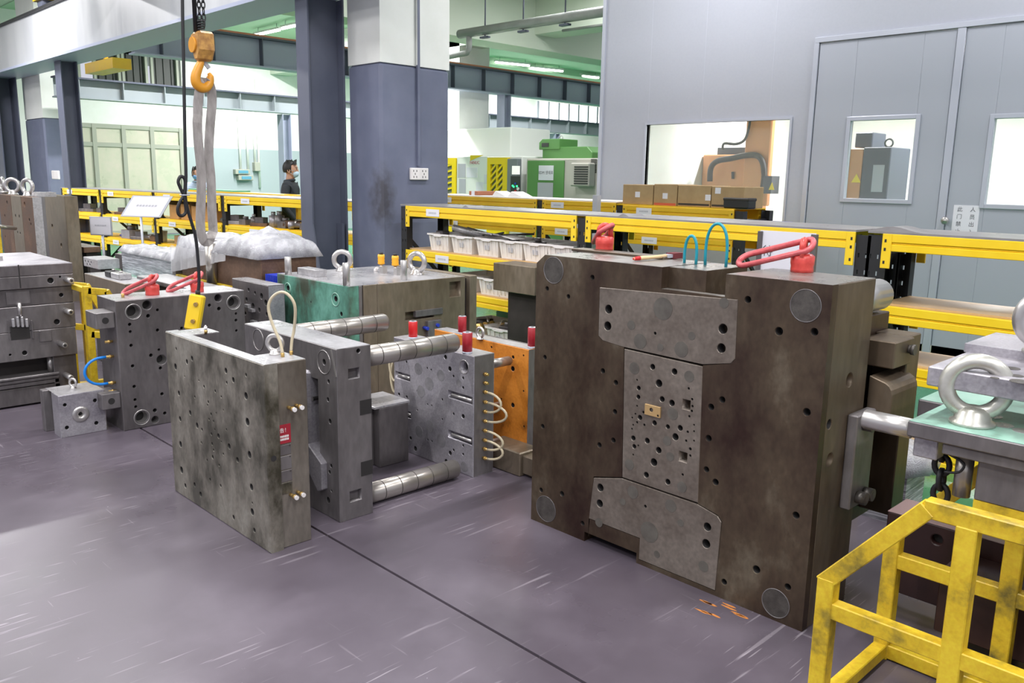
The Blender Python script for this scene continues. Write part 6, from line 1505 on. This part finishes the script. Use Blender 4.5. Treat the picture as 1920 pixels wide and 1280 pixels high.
# ================================================================ MACHINES BEYOND
def fb2(px, py, Y): p = PY(px, py, Y); return p.x, p.z
YM = 11.0
x0, _ = fb2(846, 290, YM); x0 -= 1.6; x1, zt = fb2(975, 292, YM)
t = thing('milling_machine', 'white machining centre with yellow grille door beyond the racks', 'machine', ((x0+x1)/2, YM+.8, 0))
xd, _ = fb2(915, 300, YM); xe, _ = fb2(953, 300, YM); xg, _ = fb2(856, 300, YM)
obj('body', MB().box(x0, x1, YM+.06, YM+1.6, 0, zt), m_cncwh, t, bev=.02)
obj('hood', MB().box(x0, fb2(958, 260, YM+.5)[0], YM+.5, YM+1.6, zt, 2.55), m_cncwh, t, bev=.02)
obj('front_panel', MB().box(xg+.01, xd-.01, YM, YM+.06, 0, zt-.01), m_cncwh, t, bev=.005)
def grille(x0, x1, z0, z1, gx0, gx1, gz0, gz1, nm):
    m = MB(); m.box(x0, gx0, YM-.02, YM+.05, z0, z1).box(gx1, x1, YM-.02, YM+.05, z0, z1).box(gx0, gx1, YM-.02, YM+.05, gz1, z1).box(gx0, gx1, YM-.02, YM+.05, z0, gz0)
    d = obj(nm, m, m_cncye, t, 'yellow grille door')
    obj('window', MB().box(gx0, gx1, YM+.03, YM+.05, gz0, gz1), m_panel, d)
    n = 9
    for c0, c1 in ((gx0, (gx0+gx1)/2-.02), ((gx0+gx1)/2+.02, gx1)):
        for k in range(n):
            z = gz0+(gz1-gz0)*k/n; obj('bar', MB().bar((c0, YM, z-.01), (c1, YM, z+(gz1-gz0)/n*1.0), .03, .035), m_cncye, d)
    obj('post', MB().box((gx0+gx1)/2-.02, (gx0+gx1)/2+.02, YM-.01, YM+.03, gz0, gz1), m_cncye, d)
ga, gb = fb2(921, 308, YM), fb2(943, 372, YM)
grille(xd, xe, .1, zt-.03, ga[0], gb[0], gb[1]-.4, ga[1], 'door')
grille(x0+.2, xg, .1, zt-.03, x0+.4, xg-.12, gb[1]-.4, ga[1], 'door')
t_c = obj('control_panel', MB().box(xe+.02, x1-.01, YM-.05, YM+.05, .9, zt-.05), m_panel, t, bev=.01)
a, b = fb2(960, 311, YM-.06), fb2(974, 327, YM-.06); obj('screen', MB().box(a[0], b[0], YM-.06, YM-.05, b[1], a[1]), m_screen, t_c)
obj('keypad', MB().box(a[0]-.03, b[0]+.01, YM-.06, YM-.05, b[1]-.32, b[1]-.03), m_mesh, t_c)
for i, (px, py, mt_) in enumerate(((961,348,m_ledg),(963,350,m_ledg),(966,344,m_bluebin),(969,349,m_ledg),(971,354,m_whitet),(966,359,m_redbr))):
    a = fb2(px, py, YM-.07); obj('button', MB().cyl((a[0], YM-.06, a[1]), (a[0], YM-.075, a[1]), .03 if i > 3 else .018, n=10), mt_, t_c)
a, b = fb2(882, 291, YM), fb2(907, 301, YM)
obj('yellow_badge', MB().prism([(a[0], YM-.006, b[1]), (a[0], YM-.006, a[1]), (b[0], YM-.006, a[1])], (0,.004,0)), m_cncye, t)
text('lettering', 'FANUC', .085, ((a[0]+.13, YM-.004, b[1]-.04), (1,0,0), (0,0,1)), mat('magenta_print', (.5,.02,.1), .5), t)
for k, (pa, pb, mt_) in enumerate((((859,307),(873,333),m_inkl),((875,314),(895,333),m_paper),((893,341),(906,365),m_paper),((908,327),(913,345),m_paper),((861,335),(873,362),m_inkl))):
    a, b = fb2(*pa, YM), fb2(*pb, YM); obj('paper_sheet', MB().box(a[0], b[0], YM-.006, YM, b[1], a[1]), mt_, t)
# green machine
x0, zt = fb2(985, 297, YM); x1, _ = fb2(1120, 300, YM); xp = fb2(1063, 300, YM)[0]
t = thing('discharge_machine', 'beige and green machine with louvred cooler beyond the racks', 'machine', ((x0+x1)/2, YM+.8, 0))
obj('body', MB().box(x0, x1, YM+.02, YM+1.5, 0, zt), m_machwh, t, bev=.02)
a, b = fb2(989, 301, YM), fb2(1058, 301, YM); obj('green_panel', MB().box(a[0], b[0], YM, YM+.02, .1, a[1]), m_machgr, t, bev=.005)
for k, (pa, pb) in enumerate((((1010,310),(1037,338)),((1008,342),(1036,370)))):
    a, b = fb2(*pa, YM-.01), fb2(*pb, YM-.01); o = obj('paper_notice', MB().box(a[0], b[0], YM-.008, YM-.002, b[1], a[1]), (m_paper, m_inkl)[k], t)
    if k == 0: text('lettering', 'EDM 생태표', .07, (((a[0]+b[0])/2, YM-.009, (a[1]+b[1])/2), (1,0,0), (0,0,1)), m_ink, t)
a, b = fb2(1073, 305, YM-.1), fb2(1107, 350, YM-.1)
c = obj('cooler', MB().box(a[0], b[0], YM-.15, YM+.02, b[1], a[1]), m_machwh, t, bev=.02)
for k in range(8): z = b[1]+.05+(a[1]-b[1]-.12)*k/7; obj('louvre', MB().box(a[0]+.1, b[0]-.02, YM-.16, YM-.15, z-.012, z+.012), m_mesh, c)
a, b = fb2(1107, 299, YM), fb2(1117, 323, YM)
for k in range(9): z = b[1]+(a[1]-b[1])*k/8; obj('vent_slot', MB().box(a[0], b[0], YM+.012, YM+.02, z-.008, z+.008), m_mesh, t)
a, b = fb2(1017, 276, YM+.4), fb2(1110, 296, YM+.4); c0, c1 = fb2(1012, 261, YM+.4), fb2(1050, 280, YM+.4)
obj('head', MB().prism([(a[0], YM+.4, zt-.02), (a[0], YM+.4, a[1]), (b[0]-.12, YM+.4, a[1]), (b[0], YM+.4, a[1]-.1), (b[0], YM+.4, zt-.02)], (0,.7,0)), m_machgr, t, bev=.01)
obj('motor_cover', MB().prism([(c0[0], YM+.38, c1[1]), (c0[0], YM+.38, c0[1]-.06), (c0[0]+.08, YM+.38, c0[1]), (c1[0], YM+.38, c0[1]), (c1[0], YM+.38, c1[1])], (0,.5,0)), m_machgr, t, bev=.01)
obj('cover_vent', MB().box(c0[0]+.08, c0[0]+.25, YM+.37, YM+.38, c1[1]+.05, c0[1]-.07), m_mesh, t)
obj('eye', MB().ring(((c0[0]+c1[0])/2, YM+.7, c0[1]+.03), (0,1,0), .04, .01, 16, 6), m_tops, t)
# machines inside the room
YI = 10.6
a, b = fb2(1318, 290, YI), fb2(1430, 372, YI)
t = thing('orange_machine', 'orange machine with black cable chain seen through the room window', 'machine', ((a[0]+b[0])/2, YI+.5, 0))
obj('body', MB().box(a[0], b[0], YI, YI+.12, .55, a[1]), m_machor, t, bev=.015)
c, d = fb2(1405, 200, YI-.05), fb2(1446, 300, YI-.05)
obj('column', MB().box(c[0], d[0], YI-.1, YI+.0, b[1]-.1, 3.1), m_machor, t, bev=.015)
obj('base', MB().box(a[0]-.3, b[0]+.8, YI-.1, YI+1.2, 0, .8), m_machwh, t, bev=.01); obj('base_rail', MB().box(a[0]-.3, b[0]+.8, YI-.12, YI-.1, .72, .86), m_cncye, t)
obj('top_rail', MB().box(fb2(1338,280,YI)[0], fb2(1400,280,YI)[0], YI+.1, YI+.4, a[1], a[1]+.1), m_navy, t)
arc_ = smooth_path([PY(x, y, YI-.14) for x, y in ((1331,340),(1333,315),(1345,302),(1370,297),(1400,291),(1420,292),(1430,305),(1433,330),(1430,355))])
obj('cable_chain', MB().tube(arc_, .04, 8), m_black, t, 'black cable chain arching over the housing'); obj('cable', MB().tube(smooth_path([PY(x, y, YI-.14) for x, y in ((1355,280),(1358,269),(1380,270),(1396,262),(1404,240),(1406,225))]), .02, 6), m_mesh, t)
obj('grip', MB().cyl(tuple(PY(1374,322,YI-.02)), tuple(PY(1374,335,YI-.02)), .02), m_black, t)
a2, b2 = fb2(1442, 330, YI-.15), fb2(1452, 363, YI-.15); c = obj('switch_box', MB().box(a2[0], b2[0]+.03, YI-.3, YI-.1, b2[1], a2[1]), m_navy, t)
wt_ = PY(1447, 350, YI-.3); obj('warning_triangle', MB().prism([(wt_.x-.04,YI-.303,wt_.z-.04),(wt_.x+.04,YI-.303,wt_.z-.04),(wt_.x,YI-.303,wt_.z+.06)], (0,.002,0)), m_cncye, t)
obj('foot_post', MB().box(fb2(1418,1,YI)[0], fb2(1437,1,YI)[0], YI-.05, YI+.1, .8, b[1]), m_navy, t)
a, b = fb2(1590, 280, YI), fb2(1621, 372, YI); c, d = fb2(1620, 276, YI), fb2(1662, 372, YI); e, f = fb2(1598, 248, YI), fb2(1628, 279, YI)
t = thing('control_cabinet', 'dark slate cabinet with orange side seen through the door window', 'cabinet', (c[0], YI+.3, 0))
obj('cabinet', MB().box(c[0], d[0], YI, YI+.6, 0, c[1]), m_navy, t, bev=.01); obj('side_panel', MB().box(a[0], c[0]-.01, YI+.01, YI+.6, 0, a[1]), m_machor, t, 'orange side panel')
obj('top_box', MB().box(e[0], f[0], YI+.1, YI+.5, c[1], e[1]), m_navy, t, bev=.01)
obj('lifting_eye', MB().ring((c[0]+.18, YI+.3, c[1]+.06), (0,1,0), .05, .012, 16, 6), m_mesh, t)
wt_ = PY(1605, 336, YI); obj('warning_triangle', MB().prism([(wt_.x-.06,YI+.004,wt_.z-.04),(wt_.x+.06,YI+.004,wt_.z-.04),(wt_.x,YI+.004,wt_.z+.07)], (0,.002,0)), m_cncye, t)
a, b = fb2(1638, 309, YI), fb2(1654, 360, YI); obj('paper_sheet', MB().box(a[0], b[0], YI-.006, YI, b[1], a[1]), m_inkl, t)
a, b = fb2(1278, 310, YI+1), fb2(1312, 372, YI+1)
t = thing('grey_cabinet', 'pale grey cabinet with small window inside the machine room', 'cabinet', (a[0], YI+1.3, 0))
obj('cabinet', MB().box(a[0]-.05, b[0], YI+1, YI+1.6, 0, a[1]), m_machwh, t, bev=.01); 
for i in range(2):
    for j in range(2): q = PY(1283+i*8, 325+j*14, YI+1); obj('glass_window', MB().box(q.x, q.x+.08, YI+.99, YI+1, q.z-.12, q.z), m_wgray, t)
q, q2 = fb2(1293, 258, YI+1), fb2(1310, 303, YI+1); t = thing('signal_lamp', 'green lit signal unit above the pale cabinet in the room', 'signal lamp', (q[0], YI+1.2, a[1]))
obj('housing', MB().box(q[0], q2[0], YI+1.05, YI+1.25, a[1], q[1]), m_wainf, t, bev=.01); obj('lens', MB().box(q[0]+.02, q[0]+.07, YI+1.04, YI+1.05, q2[1]+.05, q[1]-.12), m_ledg, t, 'lit green lens')

# ================================================================ PEOPLE
def person(label, base, rz, H, jacket, trousers, mask, hair_long=False, arms='down'):
    t = thing('person', label, 'person', base, rz)
    k = H/1.75
    V = []; Rr = []; E = []
    def v(x, y, z, r, p=None):
        V.append((x*k, y*k, z*k)); Rr.append(r*k*1.22)
        if p is not None: E.append((p, len(V)-1))
        return len(V)-1
    pel = v(0,0,.92,.15); wa = v(0,0,1.05,.135,pel); ch = v(.01,0,1.25,.155,wa); up = v(0,0,1.39,.12,ch); nk = v(.015,0,1.48,.062,up)
    for s in (-1, 1):
        sh = v(0,.17*s,1.40,.072,up); el = v(-.03,.235*s,1.12,.052,sh); wr = v(.12,.2*s,.92,.038,el)
        hp_ = v(0,.09*s,.86,.1,pel); kn = v(.01,.1*s,.48,.068,hp_); an = v(-.01,.1*s,.09,.048,kn); v(.13,.11*s,.045,.04,an)
    me = bpy.data.meshes.new('body'); me.from_pydata(V, E, []); o = bpy.data.objects.new('body', me); COL.objects.link(o); o.parent = t; W[o.name] = W[t.name]
    md = o.modifiers.new('skin', 'SKIN'); sk = me.skin_vertices[0].data
    for i, r in enumerate(Rr): sk[i].radius = (r*.8, r*1.0) if i > 4 else (r*.72, r*1.12)
    sk[0].use_root = True; ss = o.modifiers.new('sub', 'SUBSURF'); ss.levels = 2; ss.render_levels = 2
    me.materials.append(jacket)
    def ell(nm, c, rx, ry, rz_, mt, f=None, nu=20, nv=14):
        m = MB(); vs = []
        for j in range(nv+1):
            ph = -PI/2+PI*j/nv
            for i in range(nu):
                a = 2*PI*i/nu; p = Vector((rx*math.cos(ph)*math.cos(a), ry*math.cos(ph)*math.sin(a), rz_*math.sin(ph)))
                if f: p = f(p)
                vs.append((Vector(c)+p)*k)
        m.add(vs, [(j*nu+i, j*nu+(i+1) % nu, (j+1)*nu+(i+1) % nu, (j+1)*nu+i) for j in range(nv) for i in range(nu)], True)
        return obj(nm, m, mt, t, local=True)
    hc_ = (.035, 0, 1.625)
    def head_f(p):
        if p.z < 0: p = Vector((p.x*(1-.25*(-p.z/.125)) + .02*(-p.z/.125), p.y*(1-.35*(-p.z/.125)), p.z))
        return p
    hd = ell('head', hc_, .098, .078, .125, m_skin, head_f)
    obj('neck', MB().cyl((.0,0,1.44*k), (.02*k,0,1.57*k), .055*k, .05*k, n=16), m_skin, t, local=True)
    obj('nose', MB().lathe((.128*k,0,1.60*k), (.25,0,1), [(.002,-.02),(.013,-.01),(.011,.01),(.004,.035)], 8), m_skin, t, local=True)
    for s in (-1, 1):
        obj('ear', MB().ring((.02*k, .079*s*k, 1.615*k), (0,1,0), .022*k, .009*k, 14, 6, .7), m_skin, t, local=True)
        obj('eye', MB().lathe((.118*k, .032*s*k, 1.64*k), (1,0,0), [(.011,0),(.008,.006),(0,.009)], 10), m_hair, t, local=True)
        obj('eyebrow', MB().bar((.125*k,.018*s*k,1.662*k), (.11*k,.052*s*k,1.66*k), .008, .006), m_hair, t, local=True)
        obj('mask_strap', MB().tube([(.1*k,.06*s*k,1.61*k),(.03*k,.084*s*k,1.635*k)], .0025, 5), mask, t, local=True)
        obj('mask_strap', MB().tube([(.09*k,.055*s*k,1.55*k),(.02*k,.082*s*k,1.6*k)], .0025, 5), mask, t, local=True)
    def cut_hair(p):
        if p.x > .035 and p.z < .06: p = Vector((.035, p.y*.98, p.z))
        if p.z < (-.06 if not hair_long else -.1): p.z = -.06 if not hair_long else -.1
        return p
    ell('hair', (.018,0,1.648), .108, .089, .122, m_hair, cut_hair, 26, 18)
    for i in range(9): obj('hair_tuft', MB().lathe(((.03+.07*math.cos(i*.8))*k, .05*math.sin(i*2.1)*k, (1.735+.012*math.cos(i))*k), (.5*math.cos(i), math.sin(i*2)*.4, 1), [(.03,-.03),(.02,.0),(.004,.035)], 7), m_hair, t, local=True)
    def mk(p):
        p.x = max(p.x, .0); return p
    ell('face_mask', (.078,0,1.575), .068, .063, .056, mask, mk, 16, 10)
    obj('collar', MB().ring((.005*k,0,1.475*k), (-.15,0,1), .068*k, .02*k, 20, 8), jacket, t, local=True)
    # hands: palm and five fingers
    for s in (-1, 1):
        w0 = Vector((.13, .2*s, .91))*k
        hm = MB().bar(w0, w0+Vector((.07,0,-.05))*k, .075*k, .03*k)
        obj('palm', hm, m_skin, t, local=True, bev=.01)
        for q in range(4):
            f0_ = w0+Vector((.068,(-.03+.02*q)*1,-.05))*k; L = (.055,.068,.072,.06)[q]
            obj('finger', MB().tube([f0_, f0_+Vector((L*.45,0,-.02))*k, f0_+Vector((L*.75,0,-.05))*k, f0_+Vector((L*.8,0,-.07))*k], [.009,.0085,.008,.006], 7), m_skin, t, local=True)
        f0_ = w0+Vector((.02,-.036*s,-.015))*k; obj('thumb', MB().tube([f0_, f0_+Vector((.03,-.022*s,-.02))*k, f0_+Vector((.06,-.02*s,-.045))*k], [.011,.01,.007], 7), m_skin, t, local=True)
    obj('trousers', MB().cyl((0,.09*k,.9*k), (0,.1*k,.08*k), .1*k, .065*k, n=16).cyl((0,-.09*k,.9*k), (0,-.1*k,.08*k), .1*k, .065*k, n=16), trousers, t, local=True)
    return t
p = PY(541, 302, 6.4)
person('man in dark jacket and pale face mask standing in profile behind the left racks', (p.x, 6.4, 0), .8, p.z, m_jacket, m_navy, m_mask)
p = PY(368, 314, 6.9)
person('woman in pale blue shirt and blue face mask behind the hanging sling', (p.x, 6.9, 0), -.55, p.z, m_shirt, m_navy, m_maskb, True)
# tables behind the left racks
a = PY(400, 360, 6.2); b = PY(562, 364, 6.2)
t = thing('work_table', 'long yellow edged work table behind the left racks', 'table', ((a.x+b.x)/2, 6.0, 0)); zt = 1.2
ta, tb2 = PY(455, 360, 5.95), PY(563, 362, 5.95)
tbz = ta.z
obj('table_top', MB().box(a.x, b.x+.6, 5.78, 6.1, tbz-.1, tbz), m_yel2, t, bev=.003); obj('mat', MB().box(a.x, a.x+1.5, 5.8, 6.08, tbz, tbz+.02), m_greenb, t, 'green cutting mat')
for x in (a.x+.1, b.x+.4): obj('leg', MB().box(x, x+.06, 5.9, 5.96, 0, tbz-.1), m_yel2, t)
